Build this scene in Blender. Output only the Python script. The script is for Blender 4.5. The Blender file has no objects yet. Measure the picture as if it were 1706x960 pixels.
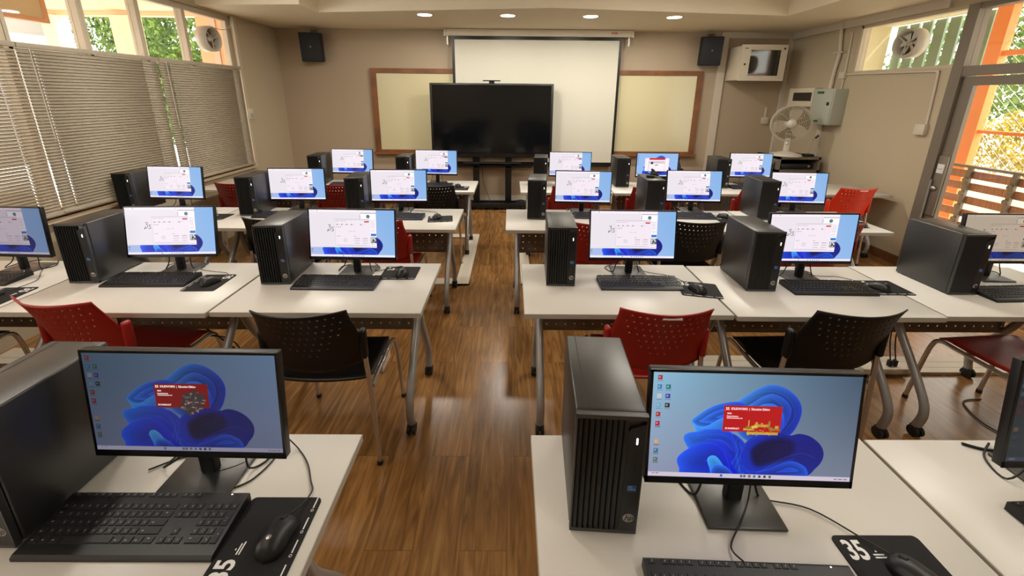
import bpy, bmesh, math, random
import numpy as np
from mathutils import Vector, Matrix, Euler
random.seed(7); np.random.seed(7)
PI = math.pi
S = bpy.context.scene
C = S.collection

# ------------------------------------------------------------------ camera
FPX, PITCH, YAW, ROLL, CAMZ, CYPX = 680.0, .2734, .006, .00909, 1.743, 351.8
cd = bpy.data.cameras.new('camera'); cam = bpy.data.objects.new('camera', cd); C.objects.link(cam)
cd.sensor_width = 36; cd.lens = FPX/1706*36; cd.shift_y = -(480-CYPX)/1706; cd.clip_start = .02; cd.clip_end = 200
def _axes():
    cy, sy, cp, sp, cr, sr = math.cos(YAW), math.sin(YAW), math.cos(PITCH), math.sin(PITCH), math.cos(ROLL), math.sin(ROLL)
    def tw(x, y, z): return Vector((x*cy+y*sy, -x*sy+y*cy, z))
    r0, u0, f0 = tw(1, 0, 0), tw(0, sp, cp), tw(0, cp, -sp)
    return cr*r0+sr*u0, -sr*r0+cr*u0, f0
r_, u_, f_ = _axes()
m = Matrix((r_, u_, -f_)).transposed().to_4x4(); m.translation = (0, 0, CAMZ)
cam.matrix_world = m
S.camera = cam

# ------------------------------------------------------------------ light, exposure
S.view_settings.view_transform = 'Standard'; S.view_settings.look = 'None'
S.view_settings.exposure = 0.08; S.view_settings.gamma = 1.0; S.view_settings.use_curve_mapping = False
S.cycles.use_denoising = True; S.cycles.max_bounces = 7; S.cycles.diffuse_bounces = 4
S.cycles.transparent_max_bounces = 12; S.cycles.sample_clamp_indirect = 4; S.cycles.caustics_refractive = False
S.cycles.caustics_reflective = False
W_ = bpy.data.worlds.new('sky'); S.world = W_; W_.use_nodes = True
nt = W_.node_tree; nt.nodes.clear()
bgn = nt.nodes.new('ShaderNodeBackground'); out = nt.nodes.new('ShaderNodeOutputWorld')
sky = nt.nodes.new('ShaderNodeTexSky'); sky.sky_type = 'HOSEK_WILKIE'; sky.turbidity = 6; sky.ground_albedo = .5
sky.sun_direction = (.58, -.1, .8)
mx = nt.nodes.new('ShaderNodeMixRGB'); mx.inputs[0].default_value = .72; mx.inputs[2].default_value = (1.0, .95, .86, 1)
nt.links.new(sky.outputs[0], mx.inputs[1]); nt.links.new(mx.outputs[0], bgn.inputs[0])
bgn.inputs[1].default_value = 7.0
nt.links.new(bgn.outputs[0], out.inputs[0])
sun = bpy.data.lights.new('sun', 'SUN'); sun.energy = 8.0; sun.angle = .02; sun.color = (1, .93, .8)
so = bpy.data.objects.new('sun', sun); C.objects.link(so); so.rotation_euler = (math.radians(10), math.radians(36), 0)

CEILZ, TRAYZ, LW, RW, FW, BW = 2.70, 3.0, -3.52, 4.25, 6.62, -2.2
def lamp_area(name, loc, sx, sy, power, col, parent=None):
    l = bpy.data.lights.new(name, 'AREA'); l.shape = 'RECTANGLE'; l.size = sx; l.size_y = sy; l.energy = power; l.color = col
    o = bpy.data.objects.new(name, l); C.objects.link(o); o.location = loc
    if parent: o.parent = parent
    return o

# ------------------------------------------------------------------ materials
def lin(c):
    return tuple(((x/255)/12.92 if x/255 <= .04045 else ((x/255+.055)/1.055)**2.4) for x in c)
MATS = {}
def mat(name, rgb, rough=.5, metal=0, spec=.5, bump=0, bscale=80, var=0, vscale=6, emit=None, estr=1, coat=0, transl=0):
    if name in MATS: return MATS[name]
    M = bpy.data.materials.new(name); M.use_nodes = True; n = M.node_tree; b = n.nodes['Principled BSDF']
    c = (*lin(rgb), 1)
    b.inputs['Base Color'].default_value = c; b.inputs['Roughness'].default_value = rough
    b.inputs['Metallic'].default_value = metal; b.inputs['Specular IOR Level'].default_value = spec
    b.inputs['Coat Weight'].default_value = coat
    tc = n.nodes.new('ShaderNodeTexCoord')
    if var:
        no = n.nodes.new('ShaderNodeTexNoise'); no.inputs['Scale'].default_value = vscale; no.inputs['Detail'].default_value = 4
        mr = n.nodes.new('ShaderNodeMapRange'); mr.inputs[3].default_value = 1-var; mr.inputs[4].default_value = 1+var
        mm = n.nodes.new('ShaderNodeVectorMath'); mm.operation = 'SCALE'; mm.inputs[0].default_value = c[:3]
        n.links.new(tc.outputs['Object'], no.inputs['Vector']); n.links.new(no.outputs[0], mr.inputs[0])
        n.links.new(mr.outputs[0], mm.inputs['Scale']); n.links.new(mm.outputs[0], b.inputs['Base Color'])
    if bump:
        nb = n.nodes.new('ShaderNodeTexNoise'); nb.inputs['Scale'].default_value = bscale; nb.inputs['Detail'].default_value = 3
        bp = n.nodes.new('ShaderNodeBump'); bp.inputs['Strength'].default_value = bump; bp.inputs['Distance'].default_value = .002
        n.links.new(tc.outputs['Object'], nb.inputs['Vector']); n.links.new(nb.outputs[0], bp.inputs['Height'])
        n.links.new(bp.outputs[0], b.inputs['Normal'])
    if emit:
        b.inputs['Emission Color'].default_value = (*lin(emit), 1); b.inputs['Emission Strength'].default_value = estr
    if transl:
        o = n.nodes['Material Output']; t = n.nodes.new('ShaderNodeBsdfTranslucent'); t.inputs[0].default_value = c
        ms = n.nodes.new('ShaderNodeMixShader'); ms.inputs[0].default_value = transl
        n.links.new(b.outputs[0], ms.inputs[1]); n.links.new(t.outputs[0], ms.inputs[2]); n.links.new(ms.outputs[0], o.inputs[0])
    MATS[name] = M; return M
def glassmat(name, tint=(1, 1, 1), refl=.06):
    M = bpy.data.materials.new(name); M.use_nodes = True; n = M.node_tree; n.nodes.remove(n.nodes['Principled BSDF'])
    o = n.nodes['Material Output']; t = n.nodes.new('ShaderNodeBsdfTransparent'); t.inputs[0].default_value = (*tint, 1)
    g = n.nodes.new('ShaderNodeBsdfGlossy'); g.inputs['Roughness'].default_value = .02
    lw = n.nodes.new('ShaderNodeLayerWeight'); lw.inputs[0].default_value = .5
    pw = n.nodes.new('ShaderNodeMath'); pw.operation = 'POWER'; pw.inputs[1].default_value = 4; n.links.new(lw.outputs['Facing'], pw.inputs[0])
    fr = n.nodes.new('ShaderNodeMapRange'); fr.inputs[3].default_value = .03; fr.inputs[4].default_value = .5; n.links.new(pw.outputs[0], fr.inputs[0])
    ms = n.nodes.new('ShaderNodeMixShader')
    n.links.new(fr.outputs[0], ms.inputs[0]); n.links.new(t.outputs[0], ms.inputs[1]); n.links.new(g.outputs[0], ms.inputs[2]); n.links.new(ms.outputs[0], o.inputs[0])
    return M
GLASS = glassmat('window glass', (.97, .98, .96))
def floor_mat():
    M = bpy.data.materials.new('wood laminate'); M.use_nodes = True; n = M.node_tree; b = n.nodes['Principled BSDF']; L = n.links.new
    tc = n.nodes.new('ShaderNodeTexCoord'); mp = n.nodes.new('ShaderNodeMapping'); mp.inputs['Rotation'].default_value = (0, 0, PI/2)
    L(tc.outputs['Object'], mp.inputs[0])
    br = n.nodes.new('ShaderNodeTexBrick'); br.inputs['Scale'].default_value = 1; br.inputs['Brick Width'].default_value = 1.2
    br.inputs['Row Height'].default_value = .19; br.inputs['Mortar Size'].default_value = .0009; br.offset = .37
    br.inputs['Color1'].default_value = (0, 0, 0, 1); br.inputs['Color2'].default_value = (1, 1, 1, 1); br.inputs['Mortar'].default_value = (.5, .5, .5, 1)
    L(mp.outputs[0], br.inputs[0])
    mg = n.nodes.new('ShaderNodeMapping'); mg.inputs['Scale'].default_value = (2.4, 26, 1); L(mp.outputs[0], mg.inputs[0])
    ad = n.nodes.new('ShaderNodeVectorMath'); ad.operation = 'ADD'; L(mg.outputs[0], ad.inputs[0])
    sc = n.nodes.new('ShaderNodeVectorMath'); sc.operation = 'SCALE'; sc.inputs['Scale'].default_value = 13; L(br.outputs[0], sc.inputs[0]); L(sc.outputs[0], ad.inputs[1])
    g = n.nodes.new('ShaderNodeTexNoise'); g.inputs['Scale'].default_value = 1.0; g.inputs['Detail'].default_value = 8; g.inputs['Distortion'].default_value = 1.6; L(ad.outputs[0], g.inputs[0])
    rp = n.nodes.new('ShaderNodeValToRGB'); L(g.outputs[0], rp.inputs[0])
    e = rp.color_ramp.elements; e[0].position = .25; e[0].color = (*lin((98, 68, 36)), 1); e[1].position = .76; e[1].color = (*lin((170, 128, 78)), 1)
    x = e.new(.5); x.color = (*lin((140, 100, 56)), 1)
    k = n.nodes.new('ShaderNodeTexNoise'); k.inputs['Scale'].default_value = 3.2; k.inputs['Detail'].default_value = 3
    mk = n.nodes.new('ShaderNodeMapping'); mk.inputs['Scale'].default_value = (1, 2.6, 1); L(mp.outputs[0], mk.inputs[0]); L(mk.outputs[0], k.inputs[0])
    kr = n.nodes.new('ShaderNodeMapRange'); kr.inputs[1].default_value = .3; kr.inputs[2].default_value = .72; kr.inputs[3].default_value = 1.12; kr.inputs[4].default_value = .78; L(k.outputs[0], kr.inputs[0])
    sh = n.nodes.new('ShaderNodeMapRange'); sh.inputs[3].default_value = .84; sh.inputs[4].default_value = 1.14; L(br.outputs[0], sh.inputs[0])
    mm = n.nodes.new('ShaderNodeMath'); mm.operation = 'MULTIPLY'; L(kr.outputs[0], mm.inputs[0]); L(sh.outputs[0], mm.inputs[1])
    v = n.nodes.new('ShaderNodeVectorMath'); v.operation = 'SCALE'; L(rp.outputs[0], v.inputs[0]); L(mm.outputs[0], v.inputs['Scale'])
    mo = n.nodes.new('ShaderNodeMixRGB'); mo.inputs[2].default_value = (*lin((84, 56, 32)), 1); L(br.outputs['Fac'], mo.inputs[0]); L(v.outputs[0], mo.inputs[1])
    L(mo.outputs[0], b.inputs['Base Color']); b.inputs['Roughness'].default_value = .25; b.inputs['Specular IOR Level'].default_value = .5
    bp = n.nodes.new('ShaderNodeBump'); bp.inputs['Strength'].default_value = .12; bp.inputs['Distance'].default_value = .002; L(g.outputs[0], bp.inputs['Height']); L(bp.outputs[0], b.inputs['Normal'])
    return M
def wood_mat(name, a, b_, scale=(2, 30, 2)):
    M = bpy.data.materials.new(name); M.use_nodes = True; n = M.node_tree; b = n.nodes['Principled BSDF']; L = n.links.new
    tc = n.nodes.new('ShaderNodeTexCoord'); mp = n.nodes.new('ShaderNodeMapping'); mp.inputs['Scale'].default_value = scale
    g = n.nodes.new('ShaderNodeTexNoise'); g.inputs['Detail'].default_value = 6; g.inputs['Scale'].default_value = 2
    rp = n.nodes.new('ShaderNodeValToRGB'); e = rp.color_ramp.elements; e[0].color = (*lin(a), 1); e[1].color = (*lin(b_), 1); e[0].position = .3; e[1].position = .7
    L(tc.outputs['Object'], mp.inputs[0]); L(mp.outputs[0], g.inputs[0]); L(g.outputs[0], rp.inputs[0]); L(rp.outputs[0], b.inputs['Base Color']); b.inputs['Roughness'].default_value = .45
    return M
def leaf_mat(name, a, b_):
    M = bpy.data.materials.new(name); M.use_nodes = True; n = M.node_tree; b = n.nodes['Principled BSDF']; L = n.links.new
    tc = n.nodes.new('ShaderNodeTexCoord'); g = n.nodes.new('ShaderNodeTexNoise'); g.inputs['Scale'].default_value = 2.5; g.inputs['Detail'].default_value = 5
    rp = n.nodes.new('ShaderNodeValToRGB'); e = rp.color_ramp.elements; e[0].color = (*lin(a), 1); e[1].color = (*lin(b_), 1); e[0].position = .35; e[1].position = .62
    L(tc.outputs['Object'], g.inputs[0]); L(g.outputs[0], rp.inputs[0]); L(rp.outputs[0], b.inputs['Base Color']); b.inputs['Roughness'].default_value = .5
    o = n.nodes['Material Output']; t = n.nodes.new('ShaderNodeBsdfTranslucent'); L(rp.outputs[0], t.inputs[0])
    ms = n.nodes.new('ShaderNodeMixShader'); ms.inputs[0].default_value = .35; L(b.outputs[0], ms.inputs[1]); L(t.outputs[0], ms.inputs[2]); L(ms.outputs[0], o.inputs[0])
    return M
def attr_emit(name, strength=1.0):
    M = bpy.data.materials.new(name); M.use_nodes = True; n = M.node_tree; b = n.nodes['Principled BSDF']
    a = n.nodes.new('ShaderNodeVertexColor'); a.layer_name = 'Col'
    b.inputs['Base Color'].default_value = (.012, .012, .014, 1); b.inputs['Roughness'].default_value = .32; b.inputs['Specular IOR Level'].default_value = .35
    n.links.new(a.outputs[0], b.inputs['Emission Color']); b.inputs['Emission Strength'].default_value = strength
    return M
M_wall = mat('painted wall', (186, 173, 148), .75, bump=.15, bscale=60, var=.03, vscale=1.5)
M_wallf = mat('painted front wall', (180, 163, 140), .7, bump=.15, bscale=60, var=.03, vscale=1.5)
M_ceil = mat('ceiling paint', (236, 226, 204), .8, bump=.05)
M_white = mat('white laminate', (208, 205, 199), .38, var=.015, vscale=9)
M_edge = mat('table edge banding', (176, 170, 158), .5)
M_silver = mat('silver powder coat', (158, 157, 156), .35, metal=.4)
M_rubber = mat('caster rubber', (22, 20, 20), .6)
M_panel = mat('taupe metal panel', (114, 106, 98), .5, metal=.2)
M_black = mat('black plastic', (20, 20, 22), .42, bump=.1, bscale=400)
M_blackg = mat('glossy black plastic', (14, 14, 16), .25)
M_case = mat('dark case metal', (31, 32, 32), .4, metal=0, spec=1.0, bump=.06, bscale=600)
M_rib = mat('ribbed bezel', (13, 13, 15), .5)
M_key = mat('key plastic', (24, 24, 26), .5)
M_legend = mat('key legends', (150, 150, 150), .6)
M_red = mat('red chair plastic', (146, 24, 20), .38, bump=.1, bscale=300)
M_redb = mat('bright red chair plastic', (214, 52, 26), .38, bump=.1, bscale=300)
M_blk = mat('black chair plastic', (8, 8, 9), .45, spec=.4, bump=.1, bscale=300)
M_chrome = mat('chrome', (206, 202, 198), .2, metal=.85)
M_cable = mat('cable sheath', (26, 24, 24), .5)
M_wcable = mat('white cable', (200, 195, 185), .5)
M_trunk = mat('white plastic trunking', (206, 196, 180), .5)
M_pad = mat('mousepad cloth', (14, 14, 17), .85)
M_print = mat('white print', (225, 225, 225), .6)
M_frame = mat('cream window frame', (196, 184, 162), .45)
M_gframe = mat('grey metal frame', (124, 114, 102), .45, metal=.2)
M_grey = mat('grey metal box', (172, 176, 164), .45)
M_cream = mat('cream metal', (212, 202, 182), .45)
M_board = mat('whiteboard surface', (214, 206, 168), .16)
M_screenf = mat('projection fabric', (208, 206, 192), .8)
M_wood = wood_mat('brown wood frame', (108, 66, 36), (146, 96, 56))
M_base = wood_mat('wood baseboard', (84, 50, 26), (120, 78, 44))
M_dark = mat('near black', (8, 8, 9), .4)
M_led = mat('led white', (255, 255, 255), .3, emit=(255, 255, 255), estr=2.5)
M_logo = mat('silver logo', (170, 165, 158), .3, metal=.6)
M_blue = mat('blue sticker', (24, 78, 140), .4)
M_slat = mat('blind slat', (178, 168, 150), .5, transl=.14)
M_fanw = mat('fan plastic', (196, 190, 176), .4)
M_speaker = mat('speaker grille', (24, 27, 34), .6, bump=.3, bscale=500)
M_lamp = mat('lamp disc', (255, 250, 235), .4, emit=(255, 246, 225), estr=6)
M_peach = mat('peach paint', (236, 186, 150), .8)
M_creamw = mat('cream exterior paint', (232, 222, 190), .8)
M_orange = mat('orange steel', (250, 148, 80), .5)
M_slatw = wood_mat('weathered rail boards', (150, 98, 72), (190, 134, 104))
M_greyst = mat('grey stone', (128, 122, 118), .8)
M_conc = mat('pale concrete', (206, 198, 186), .85)
M_wire = mat('wire mesh', (214, 208, 196), .5)
M_green = mat('corrugated panel', (120, 138, 120), .5)
L_green = leaf_mat('green leaves', (40, 62, 20), (100, 126, 44))
L_yel = leaf_mat('yellow leaves', (112, 100, 28), (180, 158, 54))
M_floor = floor_mat()
M_stk = mat('green sticker', (40, 92, 50), .5)
M_redink = mat('red ink', (190, 40, 30), .5)
M_ink = mat('dark ink', (40, 40, 42), .5)
M_cab = mat('cabinet tinted glass', (30, 26, 22), .06, spec=.9)
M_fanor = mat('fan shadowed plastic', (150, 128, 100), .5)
M_blade = mat('brown fan blades', (116, 84, 58), .45)

# ------------------------------------------------------------------ builders
def rot2(a, x, y): return x*math.cos(a)-y*math.sin(a), x*math.sin(a)+y*math.cos(a)
class MB:
    def __init__(s): s.v = []; s.f = []; s.mi = []; s.sm = []
    def add(s, vs, fs, mi=0, sm=False, M=None):
        o = len(s.v)
        for p in vs:
            p = Vector(p)
            if M is not None: p = M @ p
            s.v.append(p)
        for f in fs: s.f.append([o+i for i in f]); s.mi.append(mi); s.sm.append(sm)
        return s
    def box(s, a, b, mi=0, M=None):
        x0, y0, z0 = a; x1, y1, z1 = b
        vs = [(x0,y0,z0),(x1,y0,z0),(x1,y1,z0),(x0,y1,z0),(x0,y0,z1),(x1,y0,z1),(x1,y1,z1),(x0,y1,z1)]
        return s.add(vs, [(0,3,2,1),(4,5,6,7),(0,1,5,4),(1,2,6,5),(2,3,7,6),(3,0,4,7)], mi, False, M)
    def rbox(s, a, b, r=.004, seg=2, mi=0, M=None):
        bm = bmesh.new(); bmesh.ops.create_cube(bm, size=1)
        for v in bm.verts:
            v.co = Vector(((a[0]+b[0])/2+v.co.x*(b[0]-a[0]), (a[1]+b[1])/2+v.co.y*(b[1]-a[1]), (a[2]+b[2])/2+v.co.z*(b[2]-a[2])))
        bmesh.ops.bevel(bm, geom=bm.edges[:], offset=r, segments=seg, affect='EDGES', profile=.5)
        bm.verts.index_update()
        s.add([v.co.copy() for v in bm.verts], [[v.index for v in f.verts] for f in bm.faces], mi, True, M); bm.free()
        return s
    def prism(s, pts, z0, z1, mi=0, M=None, sm=False):
        n = len(pts); vs = [(x, y, z0) for x, y in pts]+[(x, y, z1) for x, y in pts]
        fs = [tuple(range(n-1, -1, -1)), tuple(range(n, 2*n))]+[(i, (i+1) % n, n+(i+1) % n, n+i) for i in range(n)]
        return s.add(vs, fs, mi, sm, M)
    def tube(s, path, r, seg=10, mi=0, M=None, cap=True, smooth=0):
        P = [Vector(p) for p in path]
        if smooth:
            Q = []
            for i in range(len(P)-1):
                p0 = P[max(i-1, 0)]; p1 = P[i]; p2 = P[i+1]; p3 = P[min(i+2, len(P)-1)]
                for k in range(smooth):
                    t = k/smooth
                    Q.append(.5*((2*p1)+(-p0+p2)*t+(2*p0-5*p1+4*p2-p3)*t*t+(-p0+3*p1-3*p2+p3)*t**3))
            Q.append(P[-1]); P = Q
        R = r if isinstance(r, (list, tuple)) else [r]*len(P)
        if len(R) != len(P): R = [R[0]+(R[-1]-R[0])*i/(len(P)-1) for i in range(len(P))]
        vs = []; fs = []
        t0 = (P[1]-P[0]).normalized(); up = Vector((0, 0, 1)) if abs(t0.z) < .9 else Vector((1, 0, 0))
        nrm = t0.cross(up).normalized()
        for i, p in enumerate(P):
            t = (P[min(i+1, len(P)-1)]-P[max(i-1, 0)]).normalized()
            nrm = (nrm-t*nrm.dot(t)).normalized(); bn = t.cross(nrm)
            for k in range(seg):
                a = 2*PI*k/seg; vs.append(p+R[i]*(math.cos(a)*nrm+math.sin(a)*bn))
        for i in range(len(P)-1):
            for k in range(seg):
                fs.append((i*seg+k, i*seg+(k+1) % seg, (i+1)*seg+(k+1) % seg, (i+1)*seg+k))
        s.add(vs, fs, mi, True, M)
        if cap: s.add(vs[:seg], [tuple(range(seg-1, -1, -1))], mi, False, M); s.add(vs[-seg:], [tuple(range(seg))], mi, False, M)
        return s
    def lathe(s, prof, seg=24, mi=0, M=None):
        vs = []; fs = []; n = len(prof)
        for k in range(seg):
            a = 2*PI*k/seg
            for r, z in prof: vs.append((r*math.cos(a), r*math.sin(a), z))
        for k in range(seg):
            for i in range(n-1):
                fs.append((k*n+i, ((k+1) % seg)*n+i, ((k+1) % seg)*n+i+1, k*n+i+1))
        return s.add(vs, fs, mi, True, M)
    def grid(s, fn, nu, nv, hole=None, mi=0, hr=.36, M=None):
        """surface fn(u,v) with octagonal holes in the cells that hole(i,j) picks"""
        idx = {}
        def pt(u, v):
            k = (round(u, 6), round(v, 6))
            if k not in idx:
                p = Vector(fn(u, v)); p = M @ p if M is not None else p
                idx[k] = len(s.v); s.v.append(p)
            return idx[k]
        for i in range(nu):
            for j in range(nv):
                u0, u1, v0, v1 = i/nu, (i+1)/nu, j/nv, (j+1)/nv
                c4 = [(u0, v0), (u1, v0), (u1, v1), (u0, v1)]
                if hole and hole(i, j):
                    uc, vc = (u0+u1)/2, (v0+v1)/2; du, dv = (u1-u0)*hr, (v1-v0)*hr
                    o8 = [pt(uc+du*math.cos(PI/4*k+PI/8-PI), vc+dv*math.sin(PI/4*k+PI/8-PI)) for k in range(8)]
                    # octagon index k sits at angle -157.5+45k
                    cs = [pt(*c) for c in c4]
                    fs = [(cs[0], cs[1], o8[2], o8[1]), (cs[1], o8[3], o8[2]), (cs[1], cs[2], o8[4], o8[3]), (cs[2], o8[5], o8[4]),
                          (cs[2], cs[3], o8[6], o8[5]), (cs[3], o8[7], o8[6]), (cs[3], cs[0], o8[0], o8[7]), (cs[0], o8[1], o8[0])]
                else: fs = [tuple(pt(*c) for c in c4)]
                for f in fs: s.f.append(list(f)); s.mi.append(mi); s.sm.append(True)
        return s
    def mesh(s, name, mats):
        me = bpy.data.meshes.new(name); me.from_pydata([tuple(v) for v in s.v], [], s.f)
        for m_ in (mats if isinstance(mats, (list, tuple)) else [mats]): me.materials.append(m_)
        me.polygons.foreach_set('material_index', s.mi); me.polygons.foreach_set('use_smooth', s.sm); me.update()
        return me
    def build(s, name, mats, parent=None, loc=(0, 0, 0), rz=0, solid=0, autosm=True):
        me = s.mesh(name, mats); o = bpy.data.objects.new(name, me); C.objects.link(o); o.location = loc; o.rotation_euler = (0, 0, rz)
        if parent: o.parent = parent
        if solid: md = o.modifiers.new('thickness', 'SOLIDIFY'); md.thickness = solid; md.offset = 0
        return o
def tag(o, label=None, cat=None, group=None, kind=None):
    if label: o['label'] = label
    if cat: o['category'] = cat
    if group: o['group'] = group
    if kind: o['kind'] = kind
    return o
def thing(name, label, cat, loc=(0, 0, 0), rz=0, group=None):
    o = bpy.data.objects.new(name, None); C.objects.link(o); o.location = loc; o.rotation_euler = (0, 0, rz); o.empty_display_size = .1
    return tag(o, label, cat, group)
def struct(name, mb, mats, parent=None):
    o = mb.build(name, mats, parent)
    if parent is None: o['kind'] = 'structure'
    return o
KIDS = {}
def kids(o):
    return [c for c in C.objects if c.parent == o]
def freeze(o):
    KIDS[o.name] = kids(o)
    for ch in KIDS[o.name]: freeze(ch)
    return o
def copy_tree(o, parent=None):
    c = o.copy(); C.objects.link(c); c.parent = parent
    for ch in KIDS[o.name]: copy_tree(ch, c)
    return c
def text_mesh(body, size, name, material, align='LEFT', shear=0, ext=0, bold=0):
    cu = bpy.data.curves.new('txt', 'FONT'); cu.body = body; cu.size = size; cu.align_x = align; cu.shear = shear; cu.extrude = ext; cu.offset = bold; cu.resolution_u = 3
    o = bpy.data.objects.new('txt', cu); C.objects.link(o); bpy.context.view_layer.update()
    me = bpy.data.meshes.new_from_object(o.evaluated_get(bpy.context.evaluated_depsgraph_get())); me.name = name
    bpy.data.objects.remove(o); me.materials.clear(); me.materials.append(material); return me
def put(me, name, parent, loc, rot=(0, 0, 0)):
    o = bpy.data.objects.new(name, me); C.objects.link(o); o.location = loc; o.rotation_euler = rot; o.parent = parent; return o
def T(x=0, y=0, z=0): return Matrix.Translation((x, y, z))
def Rx(a): return Matrix.Rotation(a, 4, 'X')
def Ry(a): return Matrix.Rotation(a, 4, 'Y')
def Rz(a): return Matrix.Rotation(a, 4, 'Z')
D = math.radians

# ------------------------------------------------------------------ room shell
b = MB(); b.box((LW-.1, BW-.1, -.1), (RW+.1, FW+.1, 0)); struct('floor', b, M_floor)
b = MB()
b.prism([(LW-.12, 5.02), (-2.33, 4.94), (-2.31, 5.38), (.48, 4.985), (3.30, 5.307), (RW+.12, 5.307), (RW+.12, FW+.12), (LW-.12, FW+.12)], CEILZ, TRAYZ)
b.prism([(3.30, BW-.12), (RW+.12, BW-.12), (RW+.12, 5.307), (3.30, 5.307)], CEILZ, TRAYZ)
b.box((LW-.12, BW-.12, TRAYZ), (RW+.12, FW+.12, TRAYZ+.1)); struct('ceiling', b, M_ceil)
b = MB(); b.box((LW-.12, FW, 0), (RW+.12, FW+.12, TRAYZ)); struct('wall_front', b, M_wallf)
b = MB(); b.box((LW-.12, BW-.12, 0), (RW+.12, BW, TRAYZ)); struct('wall_back', b, M_wall)
b = MB(); b.box((LW-.12, BW, 0), (LW, FW, .80)); b.box((LW-.12, BW, 2.68), (LW, FW, TRAYZ)); b.box((LW-.12, 5.60, .80), (LW, FW, 2.68)); b.box((LW-.12, BW, .80), (LW, -.5, 2.68))
struct('wall_left', b, M_wall)
b = MB(); b.box((RW, 5.34, 0), (RW+.12, FW, TRAYZ)); b.box((RW, 4.13, 0), (RW+.12, 5.34, 2.05)); b.box((RW, BW, 2.60), (RW+.12, 5.34, TRAYZ)); b.box((RW, BW, 0), (RW+.12, 2.0, 2.6))
struct('wall_right', b, M_wall)
b = MB(); b.box((LW, FW-.015, 0), (RW, FW, .09)); struct('baseboard_front', b, M_base)
b = MB(); b.box((RW-.015, 4.14, 0), (RW, FW, .10)); struct('baseboard_right', b, M_base)
b = MB(); b.box((LW-.1, -.5, .78), (LW+.05, 5.60, .80)); struct('trim_1', b, M_frame)

# left window strip: frame with mullions, transom, panes
b = MB(); x0, x1 = LW-.1, LW-.04
b.box((x0, -.5, 2.62), (x1, 5.60, 2.68)); b.box((x0, -.5, .80), (x1, 5.60, .86)); b.box((x0, -.5, 2.04), (x1, 5.60, 2.072)); b.box((x0, 5.54, .86), (x1, 5.60, 2.62)); b.box((x0, -.5, .86), (x1, -.44, 2.62))
wl = struct('window_1', b, M_frame)
my = [5.02-.0*i for i in range(0)]+[4.815, 4.231, 3.670, 3.078, 2.49, 1.90, 1.31, .72, .13]
for y in my:
    m_ = MB(); m_.box((x0, y-.012, .86), (x1+.02, y+.014, 2.62)); m_.box((x0+.01, y+.016, .86), (x1-.01, y+.034, 2.62), 1); m_.box((x0, y+.036, .86), (x1, y+.062, 2.62))
    m_.build('mullion', [M_frame, M_gframe], wl)
ys = [5.54]+my+[-.44]
for i in range(len(ys)-1):
    m_ = MB(); m_.box((LW-.075, ys[i+1]+.062, .86), (LW-.070, ys[i]-.012, 2.62)); m_.build('pane', GLASS, wl)
# vertical cover strip right of the window
b = MB(); b.box((LW, 5.585, .80), (LW+.03, 5.63, 2.68)); struct('trim_2', b, M_frame)

# right side: upper window, frame post, transom, door
b = MB(); x0, x1 = RW+.0, RW+.08
b.box((x0, 4.11, 2.05), (x1, 5.34, 2.08)); b.box((x0, 5.31, 2.08), (x1, 5.34, 2.60)); b.box((x0, 4.10, 2.57), (x1, 5.34, 2.60))
wr = struct('window_2', b, M_frame); m_ = MB(); m_.box((RW+.04, 4.13, 2.08), (RW+.045, 5.31, 2.57)); m_.build('pane', GLASS, wr)
b = MB(); b.box((RW-.015, 4.03, 0), (RW+.1, 4.13, 2.60)); b.box((RW-.01, 2.0, 1.97), (RW+.1, 4.03, 2.055)); b.box((RW-.01, 2.0, 2.55), (RW+.1, 4.03, 2.60)); b.box((RW-.01, 2.98, 2.055), (RW+.1, 3.04, 2.55)); b.box((RW-.01, 2.0, 0), (RW+.1, 2.06, 2.6))
wt = struct('window_3', b, M_gframe); m_ = MB(); m_.box((RW+.04, 2.06, 2.055), (RW+.045, 2.98, 2.55)); m_.box((RW+.04, 3.04, 2.055), (RW+.045, 4.03, 2.55)); m_.build('pane', GLASS, wt)
for k, (y0, y1) in enumerate(((3.02, 4.03), (2.06, 3.0))):
    b = MB(); xa, xb = RW+.02, RW+.06
    b.box((xa, y1-.105, .01), (xb, y1-.005, 1.96)); b.box((xa, y0, .01), (xb, y0+.09, 1.96)); b.box((xa, y0+.09, 1.88), (xb, y1-.105, 1.96)); b.box((xa, y0+.09, .01), (xb, y1-.105, .18))
    d = struct('door_%d' % (k+1), b, M_gframe)
    m_ = MB(); m_.box((RW+.035, y0+.09, .18), (RW+.041, y1-.105, 1.88)); m_.build('pane', GLASS, d)
    if k == 0:
        m_ = MB(); m_.rbox((RW+.0, y1-.10, .62), (RW+.02, y1-.01, 1.22), .004); lk = m_.build('lock_plate', M_gframe, d)
        m_ = MB(); m_.box((RW-.003, y1-.085, 1.05), (RW, y1-.02, 1.14)); m_.build('sticker', M_print, lk)
        tm = text_mesh('A1801', .018, 'sticker_text', M_ink, 'CENTER'); put(tm, 'sticker_text', lk, (RW-.0036, y1-.052, 1.085), (PI/2, 0, -PI/2))
        m_ = MB(); m_.lathe([(0, .035), (.02, .03), (.024, .015), (.012, .0)], 16, M=T(RW, y1-.05, .90) @ Ry(-PI/2)); m_.build('knob', M_chrome, d)
        m_ = MB(); m_.tube([(RW-.02, y1-.015, .0+.55), (RW-.02, y1-.015, .98)], .009); m_.build('bolt_rod', M_silver, d)

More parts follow.
